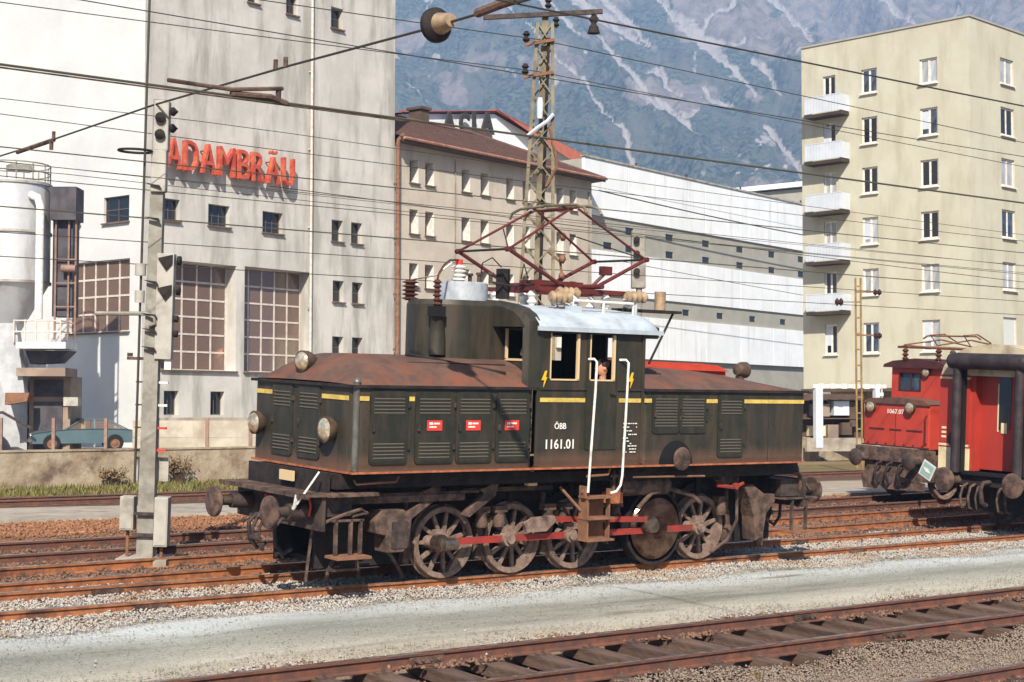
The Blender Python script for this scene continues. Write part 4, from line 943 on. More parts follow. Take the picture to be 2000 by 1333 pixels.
# ---- pantograph
m = M()
for y in (-.7, .7): m.box((3.95, y-.035, 4.60), (6.2, y+.035, 4.67))
for x in (3.98, 4.45, 5.2, 6.1): m.box((x-.035, -.7, 4.605), (x+.035, .7, 4.665))
m.cyl((4.42, -.85, 4.72), (4.42, .85, 4.72), .045, n=10); m.cyl((5.22, -.85, 4.72), (5.22, .85, 4.72), .045, n=10)
m.box((4.3, -.25, 4.66), (5.3, .25, 4.80)); m.tube([(5.4, -.3, 4.7), (5.7, -.3, 4.95), (5.75, -.3, 5.05)], .03, 6); m.box((5.65, -.36, 4.95), (5.85, -.24, 5.1)); panto = lp('pantograph', m, 'panto_red')
for x0, x1 in ((4.42, 3.33), (5.22, 6.31)):
    for y in (-.7, .7):
        m = M(); m.tube([(x0, y, 4.72), (x1, y, 5.24)], .034, 8); lp('lower_arm', m, 'panto_red', panto)
        m = M(); m.tube([(x1, y, 5.24), (4.82+(.07 if x1 > 5 else -.07), y*.78, 6.02)], .022, 8); m.cyl((x1, y-.05, 5.24), (x1, y+.05, 5.24), .045, n=10); lp('upper_arm', m, 'panto_red', panto)
    m = M(); m.cyl((x1, -.7, 5.24), (x1, .7, 5.24), .02, n=8); m.tube([(x1, -.7, 5.24), ((x1+4.82)/2, .45, 5.66)], .012, 6); lp('cross_tube', m, 'under_black', panto)
for x in (4.66, 4.98):
    m = M(); m.tube([(x, -1.05, 5.90), (x, -.98, 6.0), (x, -.75, 6.06), (x, 0, 6.085), (x, .75, 6.06), (x, .98, 6.0), (x, 1.05, 5.90)], .025, 8); lp('collector', m, 'mast_olive', panto)
m = M(); m.tube([(4.66, -.4, 6.05), (4.82, -.4, 6.02), (4.98, -.4, 6.05)], .018, 6); m.tube([(4.66, .4, 6.05), (4.82, .4, 6.02), (4.98, .4, 6.05)], .018, 6); m.tube([(4.75, -.4, 6.02), (4.75, .4, 6.02)], .018, 6); m.tube([(4.89, -.4, 6.02), (4.89, .4, 6.02)], .018, 6); lp('head_frame', m, 'panto_red', panto)
for p, ax in (((4.25, -.85, 4.58), X_), ((5.75, -.85, 4.58), X_), ((4.02, -.95, 4.50), X_)):
    m = M(); insulator(m, p, ax, .46, .10, 4); lp('insulator', m, 'porcelain_tan', panto)
for x, y in ((4.0, -.5), (4.5, -.5), (4.95, -.45), (5.6, -.5), (6.1, -.5), (4.0, .5), (4.6, .5), (5.6, .5), (6.1, .5)):
    m = M(); insulator(m, (x, y, 4.36), Z_, .24, .085, 2); lp('insulator', m, 'porcelain_white', panto)
m = M(); m.tube([(4.48, -.85, 4.56), (4.48, -1.05, 4.46), (4.4, -1.1, 4.34)], .05, 8); m.box((4.3, -1.2, 4.26), (4.5, -1.0, 4.36)); m.tube([(5.98, -.85, 4.52), (5.98, -.85, 4.2)], .03, 6); lp('support', m, 'cab_roof', panto)
m = M(); m.tube([(3.4, -.1, 4.72), (3.75, -.35, 4.66), (4.2, -.3, 4.72)], .02, 6); m.box((3.62, -.2, 4.45), (3.76, 0, 4.95)); m.tube([(3.5, .3, 4.7), (3.55, .3, 5.05), (3.75, .3, 5.15), (3.95, .3, 5.0)], .012, 5); m.tube([(4.1, -.05, 4.8), (4.16, -.05, 5.06), (4.25, -.05, 4.82)], .015, 5); lp('roof_switch', m, 'under_black', panto)
# ---- lamps
def headlamp(p, ax, r, L, parent=None):
    p, ax = V(p), V(ax); m = M(); m.lathe([(0, -L), (r*.7, -L*.9), (r, -L*.45), (r*1.03, 0), (r*.92, .0), (r*.9, -.02)], p, ax, 20); l = lp('headlamp', m, 'lamp_body', parent)
    m = M(); m.lathe([(r*.92, -.01), (r*.75, .03), (r*.4, .055), (0, .062)], p, ax, 20); lp('lens', m, 'lamp_glass', l)
headlamp((-.16, 1.20, 2.34), -X_, .18, .18); headlamp((-.16, -.97, 2.36), -X_, .19, .18)
headlamp((.05, .12, 3.34), (-.98, -.2, .02), .16, .26); headlamp((9.55, 0, 3.37), X_, .15, .26)
m = M(); m.box((.10, .04, 3.05), (.22, .2, 3.22)); m.box((9.35, -.06, 3.05), (9.47, .06, 3.25)); lp('lamp_bracket', m, 'hood_roof')
# ---- running gear
m = M()
for y in (-.60, .60): m.box((-.05, y-.03, .26), (9.65, y+.03, 1.62))
m.box((-.1, -1.25, 1.50), (9.7, 1.25, 1.72)); m.box((.2, -.58, .28), (9.4, .58, .36))  # side plates carried low and floored over to block sun from underneath
frame = lp('main_frame', m, 'under_black')
m = M(); m.box((.0, -1.15, 1.26), (2.3, -1.02, 1.36)); m.box((-.3, -1.42, 1.40), (.55, -1.05, 1.45)); m.box((.4, -1.1, 1.36), (2.6, -1.06, 1.40)); m.box((2.4, -.95, 1.35), (4.2, -.9, 1.42)); lp('air_pipe', m, 'under', frame)
m = M(); m.tube([(5.55, -1.4, 1.56), (7.2, -1.4, 1.54)], .018, 6); m.tube([(.12, -1.4, 1.64), (.16, -1.4, 1.58), (.85, -1.4, 1.60), (.9, -1.4, 1.68)], .018, 6); lp('rod', m, 'rust_step', frame)
m = M(); m.box((3.5, -1.2, 1.45), (3.68, -1.1, 1.60)); m.box((3.1, -1.2, 1.6), (3.14, -1.15, 1.7)); lp('sunlit_plate', m, 'cream_frame', frame)  # cream colour stands in for sunlight on a small plate
tyre = M(); tyre.lathe([(.475, -.065), (.555, -.068), (.568, -.05), (.572, .03), (.60, .05), (.60, .072), (.475, .072), (.475, -.065)], (0, 0, 0), Y_, 44); tyre_me = tyre.mesh('tyre')
hubm = M(); hubm.lathe([(0, -.13), (.09, -.13), (.12, -.10), (.15, -.06), (.16, .06), (0, .07)], (0, 0, 0), Y_, 20); hubm.lathe([(0, -.16), (.075, -.16), (.10, -.05), (.10, .02)], (-.25, 0, .02), Y_, 16); hubm.obox((-.125, -.05, .01), X_*.13, Y_*.04, Z_*.10); hub_me = hubm.mesh('hub')
spm = M(); spm.add([(-.036, -.03, .13), (.036, -.03, .13), (.036, .03, .13), (-.036, .03, .13), (-.024, -.025, .49), (.024, -.025, .49), (.024, .025, .49), (-.024, .025, .49)], [(0, 1, 5, 4), (1, 2, 6, 5), (2, 3, 7, 6), (3, 0, 4, 7)]); sp_me = spm.mesh('spoke')
cwm = M(); a0, a1 = math.radians(-78), math.radians(12); arc = [a0+(a1-a0)*i/12 for i in range(13)]
pts = [(.48*math.cos(a), .48*math.sin(a)) for a in arc]; cwm.prism(pts, (0, -.055, 0), X_, Z_, Y_*.10); cw_me = cwm.mesh('counterweight')
WX = (2.15, 3.50, 4.78, 7.68)
for side in (-1, 1):
    for x in WX:
        w = loco.inst('wheel', tyre_me, 'wheel', (x, side*.765, .572), rot=Matrix.Rotation(0 if side < 0 else math.pi, 3, 'Z'))
        put('hub', hub_me, 'wheel', w); c = put('counterweight', cw_me, 'wheel', w)
        for k in range(11):
            s_ = put('spoke', sp_me, 'wheel', w); s_.matrix_local = Matrix.Rotation(2*math.pi*(k+.3)/11, 4, 'Y')
for x in WX:
    m = M(); m.cyl((x, -.72, .572), (x, .72, .572), .08, n=12); lp('axle', m, 'under_black', frame)
# jackshaft disc
m = M(); m.lathe([(0, -.20), (.16, -.20), (.20, -.14), (.50, -.12), (.56, -.06), (.56, .05), (0, .05)], (6.52, -.86, .64), Y_, 40); jk = lp('jackshaft_disc', m, 'oily')
m = M(); m.lathe([(0, -.16), (.12, -.15), (.155, -.08), (.16, .06), (.1, .1)], (6.24, -1.06, .70), Y_, 20); lp('crank_pin', m, 'bright', jk)
m = M(); m.lathe([(0, -.10), (.5, -.10), (.56, -.06), (.56, .05), (0, .05)], (6.52, .86, .64), -Y_, 40); lp('jackshaft_disc', m, 'oily')
m = M(); m.lathe([(.60, -.1), (.66, -.1), (.66, .1), (.60, .1)], (6.52, -.80, .64), Y_, 40); m.v = [p for p in m.v]; lp('jackshaft_guard', m, 'under_black', jk)
# coupling and drive rods
for side in (-1, 1):
    y = side*1.0
    m = M()
    px = [x-.25 for x in WX]
    for a, b in ((px[0], px[1]), (px[1], px[2]), (px[2], px[3])): m.box((a, y-.025, .55), (b, y+.025, .655))
    rod = lp('coupling_rod', m, 'rod')
    m = M()
    for a in px: m.cyl((a, y-.085, .60), (a, y+.06, .60), .115, n=18); m.cyl((a, y-.14, .60), (a, y-.08, .60), .075, n=12); m.box((a-.07, y-.045, .70), (a+.07, y+.045, .80))
    lp('rod_bearing', m, 'wheel', rod)
    m = M(); yy = side*1.10
    m.prism([(3.55, .70), (3.95, .70), (4.15, .86), (4.1, .95), (3.7, .93), (3.5, .84)], (0, yy-.04, 0), X_, Z_, Y_*.08); lp('rod_fork', m, 'wheel', rod)
    m = M(); m.bar((4.08, yy, .89), (6.2, yy, .80), .045, .09); lp('drive_rod', m, 'rod', rod)
m = M(); m.cyl((2.02, -1.22, .60), (1.85, -1.22, .60), .10, n=14); m.lathe([(0, -.20), (.10, -.18), (.14, -.08), (.14, .05)], (1.90, -1.06, .60), Y_, 18); m.lathe([(0, -.15), (.08, -.14), (.10, 0)], (2.12, -1.06, .58), Y_, 14); lp('crank_pin', m, 'bright')
# brake blocks and hangers
for x in (2.83, 4.14, 1.45, 7.05, 8.35):
    m = M(); m.prism([(x-.07, .30), (x+.05, .26), (x+.08, .55), (x+.05, .85), (x-.06, .85), (x-.02, .55)], (0, -.83, 0), X_, Z_, Y_*.12); m.bar((x, -.80, .8), (x-.02, -.80, 1.3), .05, .06); m.cyl((x, -.9, .55), (x, -.7, .55), .05, n=10); lp('brake_block', m, 'under')
for x in (2.80, 3.15, 4.15, 4.5, 5.2, 8.1, 5.6):
    m = M(); m.lathe([(0, 0), (.09, .01), (.11, .08), (.08, .2), (.10, .25), (0, .27)], (x, -.92, .78), Z_, 10); m.box((x-.12, -.98, 1.02), (x+.12, -.82, 1.12)); lp('spring_hanger', m, 'under')
# leaf springs above the axles
for x in WX:
    m = M()
    for i in range(5):
        L = .42-.07*i; m.box((x-L, -.72, 1.20+i*.035), (x+L, -.64, 1.23+i*.035))
    m.box((x-.05, -.75, 1.15), (x+.05, -.62, 1.42)); lp('leaf_spring', m, 'under_black')
# sand boxes with filler arms
for x in (.62,):
    m = M(); m.prism([(x, 1.00), (x+.10, 1.16), (x+.52, 1.16), (x+.66, 1.02), (x+.62, .62), (x+.52, .52), (x+.22, .52), (x+.20, .78), (x+.03, .82)], (0, -1.22, 0), X_, Z_, Y_*.34); sb = lp('sand_box', m, 'under', bevel=.015)
    m = M(); m.box((x+.30, -1.235, .58), (x+.58, -1.22, .98)); lp('cover', m, 'steel_dark', sb)
for dx, k in ((0, 1), (1.10, 1)):
    m = M(); m.prism([(1.18+dx, 1.02), (1.32+dx, .98), (1.82+dx, 1.30), (1.90+dx, 1.58), (1.62+dx, 1.44), (1.52+dx, 1.42), (1.60+dx, 1.34)], (0, -1.12, 0), X_, Z_, Y_*.10); lp('filler_arm', m, 'under', bevel=.01)
m = M(); m.prism([(8.42, 1.30), (8.62, 1.34), (8.95, 1.15), (9.20, 1.15), (9.22, 1.02), (9.0, .8), (8.92, .38), (8.72, .32), (8.68, .75), (8.55, 1.08)], (0, -1.18, 0), X_, Z_, Y_*.32); lp('sand_box', m, 'under', bevel=.015)
m = M(); m.prism([(8.95, .75), (9.15, .80), (9.10, .2), (8.95, .18)], (0, -1.0, 0), X_, Z_, Y_*.08); m.prism([(7.95, 1.65), (8.25, 1.70), (8.35, 1.42), (8.1, 1.30), (7.9, 1.42)], (0, -1.1, 0), X_, Z_, Y_*.2); m.tube([(8.3, -1.1, 1.5), (8.32, -1.1, .7), (8.2, -1.0, .35), (7.95, -.85, .12)], .03, 6); m.tube([(.95, -1.05, .55), (1.2, -.95, .3), (1.42, -.8, .08)], .03, 6); lp('sand_pipe', m, 'under')
m = M(); m.tube([(7.7, -1.2, 1.35), (8.1, -1.25, 1.30), (8.3, -1.25, 1.38)], .035, 6); m.cyl((8.1, -1.3, 1.33), (8.1, -1.15, 1.33), .06, n=10); lp('valve', m, 'rod')
# brake cylinder, tanks
m = M(); m.cyl((5.5, -1.05, 1.38), (6.6, -1.05, 1.38), .17, n=18); lp('air_tank', m, 'under', frame)
m = M(); m.tube([(5.95, -1.1, 1.0), (6.2, -1.15, 1.25), (6.6, -1.15, 1.32), (7.2, -1.1, 1.18), (7.4, -1.1, 1.05)], .04, 8); lp('guard_rail', m, 'under', frame)
# front end: beam, buffers, coupling, hoses, steps
for xe, s_ in ((-.28, -1), (9.83, 1)):
    m = M(); m.box((min(xe, xe+s_*.06), -1.30, .90), (max(xe, xe+s_*.06), 1.30, 1.42)); m.box((min(xe-s_*.5, xe), -1.2, 1.1), (max(xe-s_*.5, xe), 1.2, 1.40)); bm = lp('buffer_beam', m, 'steel_dark')
    for y in (-.88, .88):
        m = M(); x0 = xe+s_*.06; m.cyl((x0, y, 1.16), (x0+s_*.34, y, 1.16), .135, .115, n=18); m.cyl((x0+s_*.34, y, 1.16), (x0+s_*.60, y, 1.16), .075, n=14); b_ = lp('buffer', m, 'steel_dark')
        m = M(); m.lathe([(0, .085), (.15, .08), (.235, .055), (.245, .02), (.235, -.01), (0, -.012)], (x0+s_*.60, y, 1.16), X_*s_, 28); lp('buffer_head', m, 'under', b_)
    m = M(); x0 = xe+s_*.06
    m.tube([(x0, 0, 1.12), (x0+s_*.25, 0, 1.12), (x0+s_*.32, 0, 1.0), (x0+s_*.22, 0, .95)], .045, 8)
    for y in (-.1, .1): m.tube([(x0+s_*.2, y, 1.1), (x0+s_*.36, y, .85), (x0+s_*.36, y, .65), (x0+s_*.28, y, .5)], .025, 6)
    m.cyl((x0+s_*.36, -.14, .68), (x0+s_*.36, .14, .68), .04, n=10); lp('coupling', m, 'steel_dark', bm)
    for y in (-.42, .38):
        m = M(); m.tube([(x0, y, .98), (x0+s_*.16, y, 1.0), (x0+s_*.28, y, .88), (x0+s_*.26, y, .62), (x0+s_*.12, y, .48), (x0-s_*.02, y, .55)], .032, 8); lp('brake_hose', m, 'rubber', bm)
    m = M(); m.tube([(x0+s_*.05, -1.0, 1.38), (x0+s_*.05, -1.06, 1.25), (x0+s_*.05, -1.02, 1.1)], .018, 6); m.cyl((x0+s_*.04, .3, 1.30), (x0+s_*.04, .3, 1.18), .03, n=8); lp('cock', m, 'red_plate', bm)
m = M(); m.box((-.62, -1.35, 1.405), (.05, 1.35, 1.44)); m.box((-.64, -1.37, 1.38), (-.60, 1.37, 1.445)); lp('running_board', m, 'under')
m = M(); m.tube([(-.62, -1.05, 1.42), (-.62, -1.0, 1.25), (-.66, -.9, 1.12)], .03, 8); m.bar((-.35, -1.2, 1.76), (-.62, -1.05, 1.28), .05, .025); lp('uncoupling_lever', m, 'white_paint')
m = M(); m.box((-.31, -.35, 1.55), (-.27, .05, 1.70)); lp('route_plate', m, 'cream_frame')
m = M(); m.box((-.22, -1.2, 1.42), (-.16, 1.2, 1.74)); lp('front_plate', m, 'under_black')
def front_step(x0, x1, y, ztop, zs, posts):
    m = M()
    for x in posts: m.box((x-.02, y-.03, zs[-1]), (x+.02, y+.03, ztop))
    m.box((x0, y-.03, ztop-.03), (x1, y+.03, ztop)); fs = lp('shunter_step', m, 'under')
    for z in zs: 
        m = M(); m.box((x0-.03, y-.22, z-.02), (x1+.03, y+.14, z+.02)); lp('tread', m, 'rust_step', fs)
front_step(-.16, .36, -1.30, 1.06, (.52,), (-.10, .15, .32))
m = M(); m.box((-.12, -1.28, .30), (.30, -1.1, .34)); m.tube([(-.05, -1.2, .52), (-.1, -1.1, .25), (.0, -.9, .12)], .03, 6); m.bar((.45, -.95, .55), (.62, -.85, .06), .05, .02); m.bar((-.2, -.8, .9), (-.28, -.78, .10), .06, .03); lp('rail_guard', m, 'under')
m = M(); m.tube([(-.3, -1.2, 1.0), (.05, -1.3, 1.14), (.35, -1.25, 1.2), (.5, -1.2, 1.14), (.2, -1.25, 1.1)], .028, 6); m.lathe([(0, 0), (.13, .02), (.14, .1), (.14, .42), (0, .44)], (-.25, -.98, 1.22), X_, 14); lp('air_hose', m, 'under')
front_step(9.45, 10.05, -1.25, 1.08, (.46,), (9.58, 9.95))
m = M(); m.box((9.3, -1.3, 1.05), (10.2, -1.05, 1.08)); m.tube([(9.7, -1.2, 1.7), (9.8, -1.25, 1.45), (10.1, -1.2, 1.2)], .03, 6); m.tube([(9.5, -1.2, 1.55), (9.75, -1.25, 1.5), (9.85, -1.2, 1.2)], .035, 6); lp('air_hose', m, 'under')

# driver seen through the cab door window
def person(label, base, facing, yard=True):
    t = Thing('person', label, 'person', base, yard=yard); b = V(base); s = V((math.cos(facing), math.sin(facing), 0)); r = V((-s.y, s.x, 0))
    rings = []; 
    def ring(c, a, b2, n=14): return [c+r*a*math.cos(u)+s*b2*math.sin(u) for u in (2*math.pi*i/n for i in range(n))]
    prof = [(.0, .17, .12), (.12, .18, .13), (.30, .19, .12), (.46, .22, .13), (.54, .21, .12), (.59, .12, .09), (.62, .06, .06), (.68, .055, .06), (.70, .065, .08), (.76, .078, .10), (.83, .08, .105), (.90, .072, .095), (.95, .04, .05), (.965, .005, .005)]
    m = M(); o = b+Z_*.85; rows = [ring(o+Z_*z+(s*.02 if z > .69 else V((0, 0, 0))), a, b2) for z, a, b2 in prof[:7]]; m.grid([R+[R[0]] for R in rows])
    for k in (-1, 1):
        m.tube([o+Z_*.52+r*k*.20, o+Z_*.30+r*k*.28+s*.04, o+Z_*.22+r*k*.24+s*.22], .05, 10)
    body = t.part('shirt', m, 'shirt')
    m = M(); rows = [ring(o+Z_*z+(s*.02 if z > .69 else V((0, 0, 0))), a, b2) for z, a, b2 in prof[5:]]; m.grid([R+[R[0]] for R in rows])
    m.lathe([(.018, -.02), (.02, .02), (.004, .035)], o+Z_*.80+s*.12, s, 8)
    for k in (-1, 1):
        m.lathe([(0, -.01), (.025, 0), (.03, .012), (0, .02)], o+Z_*.80+r*k*.078, r*k, 8)
        h = o+Z_*.22+r*k*.24+s*.25; hm_ = M(); hm_.obox(h, s*.05, r*.04, Z_*.015)
        for f_ in range(4): hm_.tube([h+s*.05+r*(f_-1.5)*.02, h+s*(.10-.008*abs(f_-1.5))+r*(f_-1.5)*.021, h+s*.115+r*(f_-1.5)*.021-Z_*.02], .009, 6)
        hm_.tube([h-r*k*.04, h+s*.04-r*k*.065, h+s*.07-r*k*.06], .01, 6); t.part('hand', hm_, 'skin')
    t.part('head', m, 'skin')
    m = M(); rows = [ring(o+Z_*z-s*.008, a+.008, b2+.008) for z, a, b2 in ((.80, .07, .08), (.85, .08, .10), (.91, .074, .097), (.96, .045, .055), (.978, .006, .006))]; m.grid([R+[R[0]] for R in rows]); t.part('hair', m, 'hair')
    m = M()
    for k in (-1, 1): m.tube([o+r*k*.09+Z_*.05, b+r*k*.10+Z_*.45, b+r*k*.11+Z_*.06], .075, 12); m.obox(b+r*k*.11+Z_*.04+s*.05, s*.13, r*.045, Z_*.04)
    t.part('trousers', m, 'trousers')
person('driver in a purple shirt standing behind the open cab door window', (5.02, -1.16, 1.70), math.radians(160))

# ------------------------------------------------------------------ red locomotive on the dark siding
RY = 6.02; RX = 21.4; RHW = 1.09
rl = Thing('red_locomotive', 'small red electric locomotive with lowered pantograph behind the coach', 'locomotive', (RX+3, RY, 0), yard=True)
lp2 = rl.part
m = M(); plan_prism(m, rounded(RX, RX+6.2, RY-RHW, RY+RHW, .06), 1.36, 2.52); body = lp2('bonnet', m, 'red_loco')
m = M(); m.grid([[(x, RY+RHW*k, z) for k, z in ((-1.02, 2.52), (-.8, 2.62), (0, 2.68), (.8, 2.62), (1.02, 2.52))] for x in (RX-.02, RX+1.0)]); m.add([(RX-.02, RY+RHW*k, z) for k, z in ((-1.02, 2.50), (-1.02, 2.52), (-.8, 2.62), (0, 2.68), (.8, 2.62), (1.02, 2.52), (1.02, 2.50))], [tuple(range(7))]); lp2('bonnet_roof', m, 'hood_roof', body)
m = M(); m.box((RX-.02, RY-RHW-.01, 2.46), (RX+.01, RY+RHW+.01, 2.50)); m.box((RX-.015, RY-RHW, 1.36), (RX+.01, RY+RHW, 1.40)); lp2('ledge', m, 'roof_dark', body)
for y0, w in ((RY+.62, .5), (RY, .38), (RY-.62, .5)):
    m = M(); m.box((RX-.014, y0-w/2, 1.80), (RX+.01, y0+w/2, 1.84)); lp2('vent_slot', m, 'roof_dark', body)
for i in range(7):
    m = M(); m.cyl((RX-.03, RY-.9+i*.3, 1.44), (RX, RY-.9+i*.3, 1.44), .02, n=6); lp2('bolt', m, 'roof_dark', body)
m = M(); text_on(m, '1067.07', (RX-.004, RY+.27, 2.24), -Y_, Z_, -X_, .12, .54, .006, .012); lp2('digit', m, 'white_text', body)
cx = RX+.85
m = M(); win = [(-.72, .02, 2.86, 3.32)]
wall_holes(m, (cx, RY, 0), -Y_, -X_, -.86, .86, 2.6, 3.52, [(-.60, .10, 2.86, 3.30)], .06)
for s_ in (-.86, .86): m.add([(cx, RY+s_, 2.5), (cx+2, RY+s_, 2.5), (cx+2, RY+s_, 3.52), (cx, RY+s_, 3.52)], [(0, 1, 2, 3)])
m.add([(cx+2, RY-.86, 2.5), (cx+2, RY+.86, 2.5), (cx+2, RY+.86, 3.52), (cx+2, RY-.86, 3.52)], [(0, 1, 2, 3)]); rc = lp2('cab', m, 'red_loco')
m = M(); m.box((cx+.05, RY-.12, 2.85), (cx+.06, RY+.60, 3.31)); lp2('pane', m, 'glass_blue', rc)
m = M()
for a0, a1, z0, z1 in ((-.12, .62, 2.84, 2.87), (-.12, .62, 3.30, 3.33), (.58, .62, 2.86, 3.3), (-.12, -.08, 2.86, 3.3), (.2, .22, 2.86, 3.3)): m.box((cx-.015, RY+a0, z0), (cx+.03, RY+a1, z1))
lp2('window_frame', m, 'roof_dark', rc)
m = M(); rr = [[(x, RY+1.06*k, z) for k, z in ((-1, 3.46), (-.98, 3.54), (-.7, 3.64), (0, 3.72), (.7, 3.64), (.98, 3.54), (1, 3.46))] for x in (cx-.14, cx+2.3)]; m.grid(rr); m.add(rr[0], [tuple(range(7))]); m.add([rr[0][0], rr[1][0], rr[1][-1], rr[0][-1]], [(0, 1, 2, 3)]); lp2('cab_roof', m, 'roof_dark', rc)
def lamp2(t, p, ax, r, L):
    p, ax = V(p), V(ax); m = M(); m.lathe([(0, -L), (r*.75, -L*.9), (r, -L*.3), (r*1.04, 0), (r*.9, 0)], p, ax, 16); l = t.part('headlamp', m, 'lamp_body'); m = M(); m.lathe([(r*.92, -.01), (r*.6, .03), (0, .045)], p, ax, 16); t.part('lens', m, 'lamp_glass', l)
for y in (RY+1.02, RY-1.02):
    m = M(); m.tube([(RX-.01, y, 1.5), (RX-.07, y, 1.54), (RX-.07, y, 2.2), (RX-.01, y, 2.24)], .015, 6); lp2('grab_rail', m, 'roof_dark')
m = M(); m.box((RX-.006, RY-.008, 1.42), (RX+.002, RY+.008, 1.78)); m.box((RX-.006, RY-.008, 1.86), (RX+.002, RY+.008, 2.22)); lp2('panel_seam', m, 'roof_dark', body)
lamp2(rl, (RX-.12, RY+.78, 2.40), -X_, .15, .2); lamp2(rl, (RX-.12, RY-.52, 2.42), -X_, .15, .2); lamp2(rl, (cx-.08, RY-.30, 3.36), -X_, .13, .12)
m = M(); m.box((RX-.1, RY-1.25, .98), (RX+.1, RY+1.25, 1.34)); m.box((RX, RY-1., .5), (RX+6, RY+1., 1.2)); lp2('buffer_beam', m, 'under')
for s_ in (-.88, .88):
    m = M(); m.cyl((RX-.1, RY+s_, 1.05), (RX-.5, RY+s_, 1.05), .12, .10, n=14); b_ = lp2('buffer', m, 'under'); m = M(); m.lathe([(0, .07), (.2, .05), (.23, .02), (.22, 0), (0, 0)], (RX-.5, RY+s_, 1.05), -X_, 20); lp2('buffer_head', m, 'steel_dark', b_)
for y in (-.4, 0, .35):
    m = M(); m.tube([(RX-.1, RY+y, .95), (RX-.3, RY+y, .9), (RX-.36, RY+y, .65), (RX-.25, RY+y, .4), (RX-.1, RY+y, .45)], .035, 6); lp2('brake_hose', m, 'rubber')
m = M(); m.prism([(-1.1, .28), (.9, .22), (1.0, .62), (.3, .7), (-1.1, .48)], (RX-.15, RY, 0), Y_, Z_, X_*.05); lp2('rail_guard', m, 'under')
for x in (RX+1.1, RX+4.):
    for s_ in (-.76, .76): rl.inst('wheel', tyre_me, 'wheel', (x, RY+s_, .572))
m = M(); px_ = cx+.6
for y in (-.55, .55):
    m.tube([(cx-.15, RY+y, 4.02), (cx+3.0, RY+y, 4.02)], .035, 6); m.tube([(cx+.1, RY+y, 4.08), (cx+1.6, RY+y*.9, 4.26), (cx+3.2, RY+y, 4.08)], .022, 6)
    m.tube([(cx+1.5, RY+y, 4.1), (cx+1.2, RY+y, 4.38), (cx+1.8, RY+y, 4.42), (cx+2.4, RY+y, 4.2)], .02, 6)
for x in (.1, .9, 1.6, 2.4): m.tube([(cx+x, RY-.55, 4.03), (cx+x, RY+.55, 4.03)], .03, 6)
m.tube([(cx+1.4, RY-.95, 4.28), (cx+1.4, RY-.8, 4.36), (cx+1.4, RY+.8, 4.36), (cx+1.4, RY+.95, 4.28)], .025, 6); m.tube([(cx-.15, RY-.55, 4.02), (cx-.45, RY, 4.06), (cx-.15, RY+.55, 4.02)], .02, 6); pg = lp2('pantograph', m, 'rust_step')
for x in (.15, 2.2):
    for y in (-.55, .55): m = M(); insulator(m, (cx+x, RY+y, 3.66), Z_, .32, .09, 3); lp2('insulator', m, 'porcelain_brown', pg)

# ------------------------------------------------------------------ red and cream coach on the main track
CX = 17.24
ch = Thing('passenger_coach', 'red and cream passenger coach with rubber gangway, standing behind the green locomotive', 'coach', (CX+11, 0, 0), yard=True)
cp = ch.part
CW = 1.42
prof_c = [(-CW, 1.26), (-CW, 3.25), (-CW*.99, 3.36), (-CW*.94, 3.56), (-CW*.80, 3.79), (-CW*.55, 3.96), (-.3, 4.05), (0, 4.07)]; prof_c += [(-y, z) for y, z in prof_c[-2::-1]]
m = M(); A = prof_c; B = [(y, z) for y, z in A]
m.grid([[(x, y, z) for y, z in A if z > 3.3] for x in (CX, CX+22)]); m.add([(CX, y, z) for y, z in A if z > 3.3], [tuple(range(len([1 for y, z in A if z > 3.3])))]); cr_ = cp('roof', m, 'coach_roof')
def end_wall(z0, z1, material, name, off=0.):
    m = M(); m.box((CX-off, .62, z0), (CX+.05, CW, z1)); m.box((CX-off, -CW, z0), (CX+.05, -.62, z1)); m.box((CX-off, CW-.0, z0), (CX+.02, CW, z1)); return cp(name, m, material)
end_wall(1.86, 3.30, 'red_coach', 'end_panel'); end_wall(1.26, 1.74, 'cream', 'end_panel'); end_wall(1.775, 1.825, 'cream', 'end_stripe', .004); end_wall(1.74, 1.86, 'red_coach', 'end_panel', -.004)
end_wall(3.27, 3.32, 'cream', 'end_stripe', .006); end_wall(3.33, 3.37, 'red_coach', 'end_stripe', .006)
m = M()
for s_ in (-1, 1):
    m.add([(CX, s_*CW, 1.78), (CX+22, s_*CW, 1.78), (CX+22, s_*CW, 3.36), (CX, s_*CW, 3.36)], [(0, 1, 2, 3)])
side = cp('side', m, 'red_coach'); m = M()
for s_ in (-1, 1): m.add([(CX, s_*CW, 1.22), (CX+22, s_*CW, 1.22), (CX+22, s_*CW, 1.78), (CX, s_*CW, 1.78)], [(0, 1, 2, 3)])
cp('side_skirt', m, 'cream', side)
for s_ in (-1, 1):
    for i in range(9):
        m = M(); m.box((CX+2+i*2.1, s_*CW-.01, 2.15), (CX+3.2+i*2.1, s_*CW+.01, 3.0)); cp('window', m, 'glass_dark', side)
m = M(); m.box((CX+.25, -.5, 1.3), (CX+.28, .5, 3.6)); m.box((CX+.05, -.62, 1.26), (CX+.3, -.5, 3.6)); m.box((CX+.05, .5, 1.26), (CX+.3, .62, 3.6)); gd = cp('gangway_door', m, 'red_coach')
m = M(); m.box((CX+.235, -.28, 2.2), (CX+.245, .02, 3.35)); cp('pane', m, 'glass_dark', gd)
m = M(); m.box((CX+.23, .02, 2.15), (CX+.25, .05, 3.2)); m.box((CX+.23, -.2, 2.12), (CX+.24, -.05, 2.35)); cp('trim', m, 'cream', gd)
